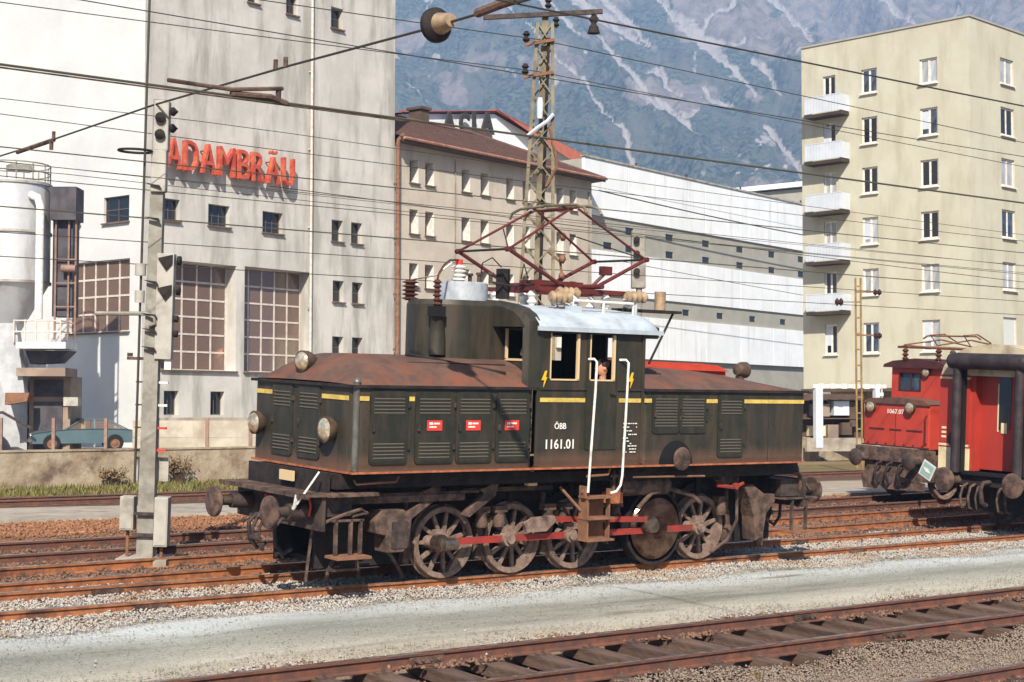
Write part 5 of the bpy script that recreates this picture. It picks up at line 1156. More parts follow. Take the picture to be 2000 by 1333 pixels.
# rubber gangway bulge
GXf = CX-.22
m = M(); m.cyl((GXf, .80, 1.22), (GXf, .80, 3.62), .10, n=18); g1 = cp('gangway_bellows', m, 'rubber')
m = M(); m.cyl((GXf, -.80, 1.22), (GXf, -.80, 3.62), .10, n=18); cp('gangway_bellows', m, 'rubber')
m = M(); m.lathe([(0, -1.02), (.12, -1.02), (.17, -.97), (.18, -.9), (.18, .9), (.17, .97), (.12, 1.02), (0, 1.02)], (GXf, 0, 3.68), Y_, 20); cp('gangway_bellows', m, 'rubber')
m = M()
for y in (-.80, .80): m.box((GXf+.08, y-.10, 1.22), (CX+.02, y+.10, 3.7))
m.box((GXf+.08, -.8, 3.56), (CX+.02, .8, 3.78)); m.box((GXf+.1, -.7, 1.18), (CX, .7, 1.26)); cp('gangway_frame', m, 'black', g1)
m = M(); m.lathe([(0, .03), (.12, .03), (.16, .01), (.17, 0)], (CX-.01, 1.02, 1.93), -X_, 18); m.lathe([(0, .03), (.12, .03), (.16, .01), (.17, 0)], (CX-.01, -1.02, 1.93), -X_, 18); cp('tail_lamp', m, 'roof_dark')
m = M()
for z in (1.95, 2.05, 2.15): m.box((CX-.012, 1.22, z), (CX-.004, 1.34, z+.05))
cp('lettering', m, 'cream')
m = M(); m.box((CX-.02, -1.35, .95), (CX+.2, 1.35, 1.24)); m.box((CX+.2, -1.2, .9), (CX+21.8, 1.2, 1.22)); m.box((CX+.5, -1.0, .35), (CX+5.5, 1.0, .95)); ub = cp('underframe', m, 'under_black')
for s_ in (-.88, .88):
    m = M(); m.cyl((CX-.02, s_, 1.06), (CX-.45, s_, 1.06), .13, .11, n=14); b_ = cp('buffer', m, 'under'); m = M(); m.lathe([(0, .08), (.2, .06), (.27, .03), (.26, 0), (0, 0)], (CX-.45, s_, 1.06), -X_, 20); cp('buffer_head', m, 'under', b_)
for y in (-.55, -.35, .2, .4, .6):
    m = M(); m.tube([(CX, y, .98), (CX-.18, y, .92), (CX-.26, y, .7), (CX-.2, y, .46), (CX-.05, y, .42)], .03, 6); cp('brake_hose', m, 'under')
m = M(); m.tube([(CX, 0, 1.06), (CX-.3, 0, 1.04), (CX-.36, 0, .9), (CX-.3, 0, .62), (CX-.15, 0, .55)], .05, 8); cp('coupling', m, 'steel_dark')
for x in (CX+1.6, CX+4.1):
    for s_ in (-.76, .76): ch.inst('wheel', tyre_me, 'wheel', (x, s_, .55)); 
    m = M(); m.cyl((x, -.76, .55), (x, .76, .55), .3, n=20); cp('axle', m, 'under_black')
m = M(); m.box((CX+.9, -1.05, .55), (CX+4.9, -.92, .8)); m.box((CX+.9, .92, .55), (CX+4.9, 1.05, .8)); m.prism([(CX+.9, .5), (CX+1.4, .9), (CX+2.2, .9), (CX+2.4, .4), (CX+2.1, .35), (CX+1.6, .3), (CX+1.1, .35)], (0, -1.1, 0), X_, Z_, Y_*.12); m.lathe([(0, 0), (.16, 0), (.16, .5), (0, .5)], (CX+.55, -.9, .62), X_, 14); cp('bogie_frame', m, 'under')
m = M(); c_ = V((CX-.50, 1.32, 1.22)); a_, b2_ = V((0, .26, .13)), V((0, -.13, .26)); m.obox(c_, a_*.62, b2_*.62, X_*.008); tl = cp('tail_board', m, 'sign_plate', label='tilted square tail board, pale with green centre')
m = M(); m.obox(c_-X_*.01, a_*.5, b2_*.5, X_*.004); cp('board_face', m, 'sign_green', tl); m = M(); m.prism([(-.13, 0), (0, .045), (.13, 0), (0, -.045)], c_-X_*.018, (0, -.8, -.6), (0, .6, -.8), -X_*.004); cp('arrow', m, 'white_text', tl)
m = M(); m.tube([c_+V((0, -.15, -.05)), V((CX, .95, 1.2))], .02, 6); cp('board_bracket', m, 'under', tl)

# red goods wagon whose roof shows between the cab and the warehouse
wg = Thing('goods_wagon', 'red goods wagon, only its roof edge showing beside the cab', 'wagon', (28.4, 23.0, GZ))
wd = V((.98, .2, 0)).normalized(); wn_ = V((-wd.y, wd.x, 0)); c_ = V((28.4, 23.0, 0))
m = M(); m.obox(c_+UP*2.75, wd*2.9, wn_*1.3, UP*1.45); wb = wg.part('body', m, 'wagon_red')
m = M(); m.grid([[c_+wd*k+wn_*y+UP*z for y, z in ((-1.4, 4.15), (-.9, 4.4), (0, 4.5), (.9, 4.4), (1.4, 4.15))] for k in (-3.0, 3.0)]); wg.part('roof', m, 'wagon_red')
m = M(); m.obox(c_+UP*1.15, wd*2.9, wn_*1.1, UP*.15); wg.part('underframe', m, 'under_black')
for k in (-1.9, 1.9):
    for s_ in (-.72, .72): wg.inst('wheel', tyre_me, 'wheel', c_+wd*k+wn_*s_+UP*(GZ+.572), rot=Matrix.Rotation(math.atan2(wd.y, wd.x), 3, 'Z'))

# ------------------------------------------------------------------ silo plant at the left
SP = V((11.5, 44.7, 0))
st = Thing('grain_silo', 'white cylindrical silo with cone and hopper building beside the brewery tower', 'silo', SP+V((0, 0, YARD_Z)))
sp = st.part
m = M(); m.lathe([(0, 12.25), (1.62, 12.25), (1.64, 12.15), (1.64, 8.0)], SP, UP, 40); cyl_ = sp('silo_shell', m, 'silo')
m = M(); m.lathe([(1.64, 8.0), (1.60, 7.95), (.55, 6.1), (.5, 6.0)], SP, UP, 40); sp('cone', m, 'silo')
m = M()
for z in (12.15, 10.1, 8.0): m.lathe([(1.64, z-.05), (1.70, z-.05), (1.70, z+.05), (1.64, z+.05)], SP, UP, 40)
sp('hoop', m, 'cabinet_grey', cyl_)
m = M()
for i in range(14):
    a = 2*math.pi*i/14; p = SP+V((1.6*math.cos(a), 1.6*math.sin(a), 12.25)); m.cyl(p, p+UP*.75, .03, n=6)
for z in (12.65, 13.0): m.tube([SP+V((1.6*math.cos(a), 1.6*math.sin(a), z)) for a in (2*math.pi*i/24 for i in range(25))], .03, 6)
m.obox(SP+V((.3, -.2, 12.9)), (.5, 0, 0), (0, .3, 0), UP*.12); sp('roof_railing', m, 'mast_grey')
r0 = V((.79528, -.60624, 0)); f0 = V((.60558, .79449, 0)).normalized()
def L(r, f, z): return SP+r0*r+f0*f+UP*z          # r: to the right in the street view, f: away from the tracks
m = M(); m.tube([L(1.2, -1.2, 11.6), L(1.55, -1.35, 11.45), L(1.66, -1.4, 11.1), L(1.66, -1.4, 6.4)], .17, 12); sp('vent_pipe', m, 'white_paint')
m = M(); m.obox(L(2.25, .4, 9.2), r0*.42, f0*.5, UP*2.6); m.obox(L(2.35, .1, 11.35), r0*.55, f0*.6, UP*.7); el = sp('elevator_shaft', m, 'steel_shadow')
m = M()
for r in (2.0, 2.55, 2.85): m.cyl(L(r, -.25, 5.6), L(r, -.25, 11.), .045, n=6)
for z in (6.3, 7.0, 8.0, 9.0): m.bar(L(2.0, -.25, z), L(2.85, -.25, z), .05, .05)
m.cyl(L(2.3, -.4, 8.6), L(2.9, -.4, 8.6), .16, n=10); sp('lattice', m, 'post_red', el)
m = M(); m.obox(L(-.25, .9, 3.1), r0*1.2, f0*1.3, UP*2.4); hb = sp('hopper_house', m, 'chute')
m = M(); m.obox(L(-1.4, -1.0, 2.8), r0*.75, f0*.5, UP*2.1); sp('annex', m, 'steel_shadow', hb)
m = M(); m.prism([(-.15, 6.2), (.95, 6.2), (1.35, 3.3), (.6, 3.0), (.1, 4.6)], L(0, -2.1, 0), r0, UP, f0*.5); sp('chute', m, 'chute')
m = M(); m.prism([(.62, 3.35), (1.6, 3.35), (1.5, 3.0), (.6, 2.85)], L(0, -2.3, 0), r0, UP, f0*.7); sp('chute_lip', m, 'rust_step')
m = M(); m.obox(L(2.1, -1.6, 5.28), r0*1.0, f0*.9, UP*.13); cn = sp('canopy', m, 'white_paint')
m = M(); m.prism([(1.2, 5.1), (3.0, 5.1), (2.5, 4.6), (1.4, 4.55)], L(0, -1.6, 0), r0, UP, f0*1.2); sp('canopy_truss', m, 'steel_shadow', cn)
m = M(); m.obox(L(2.05, -1.4, 4.2), r0*1.0, f0*.9, UP*.17); sp('ledge', m, 'grey_brown')
m = M(); m.obox(L(2.0, .1, 2.5), r0*.85, f0*.9, UP*1.55); ph = sp('gate_house', m, 'grey_brown')
m = M(); m.obox(L(1.95, -.82, 2.0), r0*.6, f0*.04, UP*1.0); m.obox(L(1.95, -.82, 3.55), r0*.6, f0*.04, UP*.35); sp('doorway', m, 'steel_shadow', ph)
m = M()
for r in (.9, 1.35, 1.8, 2.3, 2.8): m.cyl(L(r, -2.2, 5.4), L(r, -2.2, 6.35), .035, n=6)
for z in (5.85, 6.3): m.tube([L(.9, -2.2, z), L(2.8, -2.2, z), L(2.8, -.8, z)], .03, 6)
sp('railing', m, 'window_white')
m = M(); m.tube([L(-.4, -2.2, 2.5), L(.5, -2.2, 2.55), L(1.6, -2.0, 1.9)], .06, 6); sp('conveyor_arm', m, 'steel_dark')
m = M(); m.lathe([(0, 1.9), (.75, 1.9), (.95, 1.4), (.9, .3), (0, .0)], L(-.55, -2.2, YARD_Z-.0), UP, 20); m.v = [V((p.x, p.y, YARD_Z+(p.z-YARD_Z)*.85)) for p in m.v]; sp('sack_hopper', m, 'steel_shadow')
m = M(); m.box((0, 0, 0), (.01, .01, .01)); m = M(); m.obox(L(3.05, -1.2, 3.0), r0*.3, f0*.25, UP*.18); sp('lamp', m, 'cabinet_grey')

# ------------------------------------------------------------------ parked car
fwd = (-r0*.93-f0*.37).normalized(); lat = V((-fwd.y, fwd.x, 0))
CP = V((14.0, 42.85, YARD_Z))
car = Thing('parked_car', 'dark teal saloon car parked beside the silo', 'car', CP)
K_ = lambda a, b, z: CP+fwd*a+lat*b+UP*z
prof = [(-2.1, .34), (-2.16, .5), (-2.12, .78), (-1.95, .88), (-1.3, .92), (-.4, .92), (.55, .90), (1.25, .84), (1.95, .74), (2.1, .68), (2.16, .45), (2.08, .3)]
m = M(); rows = []
for b, sc_, dz in ((-.80, .985, -.0), (-.84, 1., 0), (-.6, 1, .02), (0, 1.0, .03), (.6, 1, .02), (.84, 1, 0), (.80, .985, 0)):
    rows.append([K_(a*sc_, b if z > .4 else b*.96, z+(dz if z > .6 else 0)) for a, z in prof])
m.grid(rows); m.add(rows[0], [tuple(range(len(prof)))]); m.add(rows[-1], [tuple(range(len(prof)))]); cb = car.part('body', m, 'car_paint')
m = M(); up_ = [(-1.75, .90), (-1.0, 1.30), (-.6, 1.35), (.05, 1.33), (.75, .88)]
rows = [[K_(a, s_*(.74 if z < 1 else .60), z) for a, z in up_] for s_ in (-1, 1)]
m.add([K_(a, s_*.58, 1.34+dz) for a, s_, dz in ((-1.0, -1, -.03), (.05, -1, -.01), (.05, 1, -.01), (-1.0, 1, -.03))], [(0, 1, 2, 3)])
for s_ in (-1, 1):
    for (a0, z0), (a1, z1) in (((-1.8, .90), (-1.0, 1.31)), ((.75, .89), (.05, 1.33)), ((-1.0, 1.31), (.05, 1.33)), ((-.45, .92), (-.45, 1.33))):
        m.bar(K_(a0, s_*(.74 if z0 < 1 else .6), z0), K_(a1, s_*(.74 if z1 < 1 else .6), z1), .07, .05)
m.bar(K_(.05, -.6, 1.33), K_(.05, .6, 1.33), .06, .05); m.bar(K_(-1., -.6, 1.31), K_(-1., .6, 1.31), .06, .05); car.part('roof', m, 'car_paint')
for s_ in (-1, 1):
    m = M(); m.add([K_(.68, s_*.73, .91), K_(-.45, s_*.73, .92), K_(-.45, s_*.60, 1.30), K_(.05, s_*.60, 1.30)], [(0, 1, 2, 3)]); m.add([K_(-.45, s_*.73, .92), K_(-1.65, s_*.73, .92), K_(-1.0, s_*.60, 1.29), K_(-.45, s_*.60, 1.30)], [(0, 1, 2, 3)]); car.part('side_window', m, 'window_glass')
m = M(); m.add([K_(.73, -.70, .9), K_(.73, .70, .9), K_(.06, .58, 1.31), K_(.06, -.58, 1.31)], [(0, 1, 2, 3)]); car.part('windscreen', m, 'window_glass')
m = M(); m.add([K_(-1.76, -.70, .92), K_(-1.76, .70, .92), K_(-1.01, .58, 1.29), K_(-1.01, -.58, 1.29)], [(0, 1, 2, 3)]); car.part('rear_window', m, 'window_glass')
m = M(); m.obox(K_(-.3, 0, .85), fwd*.5, lat*.6, UP*.08); m.obox(K_(.0, .35, 1.0), fwd*.08, lat*.25, UP*.22); m.obox(K_(.0, -.35, 1.0), fwd*.08, lat*.25, UP*.22); car.part('seat', m, 'cream')
for a in (1.28, -1.28):
    for s_ in (-.74, .74):
        c_ = K_(a, s_, .31); ax = lat*(1 if s_ > 0 else -1)
        m = M(); m.lathe([(.20, -.08), (.30, -.09), (.315, -.05), (.315, .08), (.29, .11), (.20, .10), (.20, -.08)], c_, ax, 24); w = car.part('wheel', m, 'tyre')
        m = M(); m.lathe([(0, .095), (.08, .10), (.12, .07), (.20, .08), (.205, .03)], c_, ax, 20); car.part('rim', m, 'rust_step', w)
        m = M(); m.lathe([(.30, .085), (.345, .085), (.35, .10), (.30, .105)], K_(a, s_*1.0, .34), ax, 24); car.part('wheel_arch', m, 'black', w)
m = M(); m.obox(K_(2.15, 0, .44), fwd*.07, lat*.84, UP*.06); m.obox(K_(-2.16, 0, .46), fwd*.06, lat*.82, UP*.06); car.part('bumper', m, 'chrome')
m = M(); m.obox(K_(2.12, 0, .60), fwd*.02, lat*.48, UP*.09); car.part('grille', m, 'black')
for s_ in (-.64, .64):
    m = M(); m.lathe([(.12, 0), (.11, .04), (.06, .07), (0, .075)], K_(2.09, s_, .61), fwd, 14); car.part('headlight', m, 'lamp_glass')

# ------------------------------------------------------------------ gate with white posts in front of the apartment block
gt = Thing('market_stall', 'white posts with a scalloped awning edge below the apartment block', 'stall', (45.5, 30.5, YARD_Z))
GA, GB = V((45.6, 30.2, 0)), V((48.9, 29.4, 0)); gd_ = (GB-GA).normalized(); gn_ = V((gd_.y, -gd_.x, 0))
for p, w in ((GA, .20), (GB, .13)):
    m = M(); m.obox(p+UP*2.35, gd_*w, gn_*.12, UP*1.45); gt.part('post', m, 'balcony')
m = M(); m.obox(GB+gd_*.32+UP*2.35, gd_*.03, gn_*.03, UP*1.4)
for i in range(8): m.obox(GB+gd_*.26+UP*(1.1+i*.34), gd_*.13, gn_*.06, UP*.09)
gt.part('ladder', m, 'sign_plate')
m = M()
for i in range(13): m.obox(GA+gd_*(-.15+i*.33)+UP*(3.86), gd_*.15, gn_*.05, UP*(.09+.03*(i % 2)))
gt.part('awning_edge', m, 'white_paint')
for i, (k, z, w, h, c) in enumerate(((.7, 1.7, .35, .25, 'cream'), (1.5, 1.6, .3, .4, 'grey_brown'), (2.3, 1.8, .3, .3, 'dark_soffit'), (.9, 2.7, .4, .3, 'grey_brown'), (2.0, 2.8, .45, .35, 'balcony'), (2.7, 2.5, .2, .6, 'dark_soffit'))):
    m = M(); m.obox(GA+gd_*k-gn_*1.2+UP*z, gd_*w, gn_*.3, UP*h); gt.part('crate', m, c)
m = M(); m.obox(GA+gd_*1.7-gn_*1.6+UP*2.2, gd_*2.1, gn_*.05, UP*1.3)
for z in (1.3, 2.3, 3.2): m.obox(GA+gd_*1.7-gn_*1.2+UP*z, gd_*2.0, gn_*.35, UP*.03)
gt.part('shelf', m, 'dark_soffit')
m = M(); m.obox(GA+gd_*1.7+UP*1.05, gd_*2.4, gn_*.1, UP*.32); gt.part('base_wall', m, 'concrete')

# ------------------------------------------------------------------ masts
# grey mast with relay boxes at the left
MX, MY = -.83, 3.56
ms = Thing('grey_mast', 'grey concrete mast with signal boxes and relay cabinets before the brewery corner', 'mast', (MX, MY, -.17), yard=True)
mp = ms.part
e1, e2 = V((.79528, -.60624, 0)), V((.60558, .79449, 0)).normalized()
def Mo(a, f, z): return V((MX, MY, 0))+e1*a+e2*f+Z_*z
m = M()
for z0, z1, w0, w1 in ((-.2, 7.6, .138, .10),):
    A = [Mo(a*w0, f*w0, z0) for a, f in ((-1, -.8), (1, -.8), (1, .8), (-1, .8))]; B = [Mo(a*w1, f*w1, z1) for a, f in ((-1, -.8), (1, -.8), (1, .8), (-1, .8))]
    m.add(A+B, [(i, (i+1) % 4, 4+(i+1) % 4, 4+i) for i in range(4)]+[(4, 5, 6, 7)])
mp('pole', m, 'mast_grey')
m = M(); m.obox(Mo(0, 0, -.12), e1*.42, e2*.36, Z_*.09); mp('foundation', m, 'concrete')
m = M(); m.cyl(Mo(-.20, -.1, 1.2), Mo(-.22, -.1, 10.8), .022, n=8); mp('earth_rod', m, 'wire')
for a, z0, z1 in ((-.30, .42, .98), (.27, .16, .98)):
    m = M(); m.obox(Mo(a, -.06, (z0+z1)/2), e1*.115, e2*.13, Z_*(z1-z0)/2); cbx = mp('relay_cabinet', m, 'cabinet_grey', bevel=.012)
    m = M(); m.obox(Mo(a, -.196, (z0+z1)/2), e1*.095, e2*.006, Z_*((z1-z0)/2-.03)); mp('cabinet_door', m, 'cabinet_grey', cbx)
    m = M(); m.cyl(Mo(a, -.05, z0), Mo(a, -.05, -.15), .03, n=8); mp('conduit', m, 'rust_step', cbx)
m = M(); m.obox(Mo(0, -.16, .70), e1*.20, e2*.02, Z_*.025); m.obox(Mo(0, -.16, .35), e1*.2, e2*.02, Z_*.025); mp('clamp', m, 'steel_dark')
m = M(); m.obox(Mo(.02, .16, 1.42), e1*.28, e2*.015, Z_*.20); mp('number_plate', m, 'cabinet_grey')
for z in (1.75, 2.12, 2.5, 2.88): 
    m = M(); m.obox(Mo(.21, -.02, z), e1*.075, e2*.03, Z_*.018); mp('step_iron', m, 'red_plate' if z < 2.3 else 'white_paint')
    m = M(); m.obox(Mo(-.2, -.02, z), e1*.05, e2*.02, Z_*.012); mp('step_iron', m, 'under')
m = M(); m.obox(Mo(-.18, -.05, 3.27), e1*.22, e2*.04, Z_*.025); m.cyl(Mo(-.36, -.05, 3.3), Mo(-.36, -.05, 3.36), .05, n=8); mp('bracket', m, 'under')
m = M(); m.obox(Mo(.20, -.04, 4.15), e1*.14, e2*.10, Z_*.88); box = mp('signal_box', m, 'cabinet_grey', bevel=.01)
m = M(); m.obox(Mo(.28, -.04, 3.35), e1*.055, e2*.05, Z_*.25); mp('lower_box', m, 'white_paint', box)
m = M()
for z in (4.85, 4.35): m.prism([(-.12, .10), (.12, .16), (.12, .02), (.02, -.10)], Mo(.20, -.15, z), e1, Z_, -e2*.03); m.cyl(Mo(.38, -.05, z+.07), Mo(.44, -.05, z+.07), .08, n=10)
for z in (3.95, 3.7): m.cyl(Mo(.36, -.05, z), Mo(.42, -.05, z), .06, n=10)
mp('hood', m, 'under_black', box)
m = M()
for z in (4.55, 4.0, 3.75, 3.45, 5.6, 6.15): m.prism([(-.16, .03), (.06, .01), (.10, -.05), (-.02, -.02)], Mo(0, -.14, z), e1, Z_, -e2*.05)
mp('cable_clip', m, 'under_black')
m = M(); m.cyl(Mo(-.22, -.1, 4.85), Mo(-.22, -.1, 4.65), .09, n=10); m.cyl(Mo(-.22, -.1, 4.4), Mo(-.22, -.1, 4.2), .08, n=10); mp('loudspeaker', m, 'cabinet_grey')
m = M(); m.tube([Mo(-.95, -.1, 4.0), Mo(-.1, -.15, 4.02), Mo(.05, -.16, 3.96), Mo(.06, -.16, 3.86), Mo(-.04, -.16, 3.82)], .035, 8); mp('arm', m, 'mast_grey')
m = M(); m.obox(Mo(.05, -.05, 7.15), e1*.125, e2*.10, Z_*.42); m.obox(Mo(.03, -.05, 6.4), e1*.125, e2*.1, Z_*.35); tb = mp('insulator_head', m, 'cabinet_grey', bevel=.02)
m = M()
for z in (7.40, 7.12): m.lathe([(0, 0), (.07, .02), (.08, .06), (.0, .14)], Mo(.18, -.06, z), e1, 10); m.lathe([(0, 0), (.08, 0), (.09, .05), (.04, .09), (0, .1)], Mo(.05, -.16, z-.12), -e2, 10)
mp('insulator', m, 'under_black', tb)
m = M(); R_ = .28; ctr = Mo(-.36, -.12, 6.72); m.tube([ctr+e1*R_*math.cos(a)+e2*R_*math.sin(a) for a in (2*math.pi*i/28 for i in range(29))], .022, 8); mp('ring', m, 'under_black', tb)

# lattice mast behind the locomotive
LMX, LMY = 7.62, 4.0
lm = Thing('lattice_mast', 'tall olive lattice mast rising behind the raised pantograph', 'mast', (LMX, LMY, -.17), yard=True)
def Lo(a, f, z): return V((LMX, LMY, 0))+e1*a+e2*f+Z_*z
hw = lambda z: .50-.36*min(z/10.4, 1)
for a, f in ((-1, -1), (1, -1), (1, 1), (-1, 1)):
    m = M(); A, B = Lo(a*hw(0), f*hw(0)*.8, -.2), Lo(a*hw(10.2), f*hw(10.2)*.8, 10.2); m.bar(A, B, .065 if f < 0 else .05, .065 if f < 0 else .05, e2); lm.part('leg', m, 'mast_olive')
zz = 0.; k = 0
while zz < 10.0:
    h = max(.42, .95-.05*zz); z1 = min(zz+h, 10.2)
    for fa in ((-1, -1, 1, -1), (-1, 1, 1, 1), (-1, -1, -1, 1), (1, -1, 1, 1)):
        a0, f0_, a1, f1_ = fa
        m = M(); p = lambda a, f, z: Lo(a*hw(z), f*hw(z)*.8, z)
        m.bar(p(a0, f0_, zz), p(a1, f1_, z1), .026, .014, e2); m.bar(p(a1, f1_, zz), p(a0, f0_, z1), .026, .014, e2); lm.part('brace', m, 'mast_olive')
    zz = z1; k += 1
m = M(); m.bar(Lo(.0, -.02, 0), Lo(.0, -.02, 10.35), .13, .10, e2); lm.part('centre_post', m, 'mast_olive')
m = M(); m.tube([Lo(.06, -.12, 2.), Lo(.08, -.12, 9.9)], .035, 6); lm.part('cable', m, 'under_black')
m = M(); m.bar(Lo(-1.25, -.1, 10.27), Lo(1.15, -.1, 10.47), .09, .09); bm_ = lm.part('cross_beam', m, 'steel_dark')
m = M(); insulator(m, Lo(.98, -.1, 10.05), Z_, .34, .10, 2); m.lathe([(0, 0), (.13, .02), (.1, .12), (0, .2)], Lo(.98, -.1, 10.0), Z_, 12); lm.part('insulator', m, 'under_black', bm_)
for a, z in ((-.05, 10.05), (-.05, 9.4)):
    m = M(); m.bar(Lo(a-.35, -.2, z-.32), Lo(a+.25, -.2, z-.20), .06, .06); ar = lm.part('arm', m, 'rust_step')
    m = M(); insulator(m, Lo(a-.32, -.2, z-.27), Z_, .22, .075, 2); lm.part('insulator', m, 'under_black', ar)
for a in (.05, .22):
    m = M(); insulator(m, Lo(a, -.1, 10.5 if a < .1 else 10.12), Z_, .2, .07, 2); lm.part('insulator', m, 'under_black')
m = M(); m.lathe([(0, 0), (.06, 0), (.07, .3), (.05, .42), (0, .42)], Lo(-.05, -.25, 8.25), Z_, 10); m.tube([Lo(-.28, -.25, 7.9), Lo(-.1, -.3, 8.05), Lo(.1, -.28, 8.2), Lo(.22, -.25, 8.35)], .04, 6); lm.part('lamp', m, 'balcony')
m = M(); m.tube([Lo(.15, -.25, 8.1), Lo(.3, -.25, 7.5), Lo(.32, -.25, 7.3), Lo(.12, -.25, 6.9)], .03, 6); m.tube([Lo(.2, -.25, 5.6), Lo(.45, -.25, 5.4), Lo(.5, -.25, 5.1), Lo(.25, -.25, 4.9)], .03, 6)
for z in (5.9, 5.45, 5.1): m.lathe([(0, 0), (.09, .03), (.09, .1), (0, .15)], Lo(.42, -.3, z), e1, 10)
lm.part('switch_gear', m, 'rust_step')

# grey signal posts behind the pantograph and brown mast near the red locomotive
def small_mast(name, label, base, h, material, w, yard=False):
    t = Thing(name, label, 'mast', base, yard=yard); b = V(base)
    for a in (-1, 1): m = M(); m.bar(b+e1*a*w, b+e1*a*w+UP*h, .07, .05, e2); t.part('leg', m, material)
    z = .3
    while z < h:
        m = M(); m.obox(b+UP*z, e1*w, e2*.02, UP*.03); t.part('batten', m, material); z += .62
    return t, b
t, b = small_mast('ladder_mast', 'narrow brown batten mast beside the red locomotive', (36.2, 19.7, GZ), 7.45, 'mast_yellow', .10)
for z, s_ in ((6.9, 1), (5.2, 1)):
    m = M(); m.bar(b+UP*z-e1*.1, b+UP*z+e1*.7, .06, .06); ar = t.part('arm', m, 'rust_step'); m = M(); insulator(m, b+UP*(z-.02)+e1*.6, e1, .3, .13, 2); t.part('insulator', m, 'roof_dark', ar)
m = M(); insulator(m, b+UP*6.5-e1*.9, e1, .3, .16, 2); m.bar(b+UP*6.5-e1*.9, b+UP*6.5, .03, .03); t.part('insulator', m, 'roof_dark')
t = Thing('signal_post', 'grey signal post with boxes standing in front of the white warehouse', 'signal', (17.97, 12.2, GZ)); b = V((17.97, 12.2, GZ))
m = M(); m.cyl(b, b+UP*5.75, .09, n=10); t.part('pole', m, 'mast_grey')
m = M(); m.obox(b+UP*6.5-e1*.02, e1*.20, e2*.15, UP*.82); t.part('signal_box', m, 'mast_grey', bevel=.03)
m = M(); 
for z in (7.05, 6.65, 6.15): m.lathe([(0, 0), (.09, .02), (.09, .14), (0, .16)], b+UP*z-e1*.08-e2*.15, -e2, 12)
t.part('lamp_hood', m, 'under_black')

# ------------------------------------------------------------------ overhead lines (yard frame, parallel to the tracks)
def catenary(label, y, zc, zm, x0, x1, r=.011, drop=True, sag=.25, ydrift=0., phase=0.):
    t = Thing('overhead_line', label, 'overhead line', ((x0+x1)/2, y, zc), 'overhead lines above the tracks', yard=True)
    yy = lambda x: y+ydrift*(x+3)
    r = r*.8; m = M(); m.tube([(x, yy(x), zc) for x in np.linspace(x0, x1, 12)], r, 6); t.part('contact_wire', m, 'wire_green')
    if zm:
        f = lambda x: zm+sag*(((x+phase) % 60)/30-1)**2
        m = M(); m.tube([(x, yy(x), f(x)) for x in np.linspace(x0, x1, 60)], r*.9, 6); t.part('messenger_wire', m, 'wire')
        if drop:
            x = x0+1.3
            while x < x1:
                m = M(); m.cyl((x, yy(x), zc), (x, yy(x), f(x)), .004, n=4); m.cyl((x-.03, yy(x), zc+.01), (x+.03, yy(x), zc+.01), .02, n=6); t.part('dropper', m, 'wire'); x += 6.5
    return t
c1 = catenary('overhead line of the front track, crossing in front of the brewery letters', -6.4, 6.13, 7.62, -24, 75, .016, False, .2, 0, 20)
m = M(); m.tube([(-24, -6.4, 6.07), (-2.4, -6.4, 6.11)], .009, 6); m.tube([(-5.3, -6.4, 6.2), (-4.6, -6.42, 6.19), (-4.02, -6.44, 6.27)], .022, 6); m.tube([(-4.6, -6.4, 6.15), (-4.15, -6.42, 6.17), (-3.95, -6.42, 6.12)], .03, 6); m.cyl((-4.06, -6.42, 6.13), (-4.06, -6.42, 6.28), .03, n=8); c1.part('steady_arm', m, 'under')
catenary('overhead line of the main track, touching the raised pantograph', 0, 6.12, 8.24, -24, 75, .011, False, .1, 0, 20)
catenary('overhead line of the siding behind the green locomotive', 2.6, 6.2, 7.0, -24, 75, .008, False, .2, .037)
catenary('overhead line of the dark siding, above the red locomotive', 5.3, 6.26, 7.20, -24, 75, .010, False, .2, .037, 12)
catenary('thin overhead line farther back, above the concrete path', 11.0, 6.2, 6.75, -20, 90, .010, False)
catenary('thin overhead line above the far track along the grass', 17.0, 6.7, 7.6, -10, 100, .010, False, .2)
def wire(label, pts, r, material='wire', yard=True, name='telegraph_wire', sag=0.):
    P = [V(p) for p in pts]; Q = []
    for a, b in zip(P, P[1:]):
        n = 14
        for i in range(n): u = i/n; Q.append(a.lerp(b, u)-Z_*sag*4*u*(1-u))
    Q.append(P[-1]); c = P[0]
    m = M(); m.tube(Q, r, 6); return single(name, m, material, label, 'wire', c, yard=yard)
wire('upper telegraph wire tied to the lattice mast insulator', [(-24, 3.85, 9.15), (7.4, 3.9, 9.84), (75, 3.9, 8.6)], .009, sag=.1)
wire('lower telegraph wire tied to the lattice mast arm', [(-24, 3.85, 8.5), (7.35, 3.9, 9.2), (75, 3.9, 8.0)], .008, sag=.1)
wire('thin telegraph wire low across the brewery windows', [(-24, 3.7, 5.15), (75, 3.7, 5.45)], .007)
wire('lowest telegraph wire across the tower windows', [(-24, 9.0, 5.0), (75, 9.0, 5.4)], .009)
wire('thin wire crossing the white warehouse', [(4, 8.6, 6.9), (75, 8.6, 5.6)], .009, sag=.2)
wire('thick feeder cable from the tile-roofed building along the warehouse', [q(36.2, 16.75, -.3), q(68, 16.35, -.6)], .04, 'wire', False, 'feeder_cable', .15)
wire('thin cable over the lower warehouse panels', [q(37, 12.2, -1.5), q(78, 11.2, -1.5)], .02, 'wire', False, 'feeder_cable', .1)
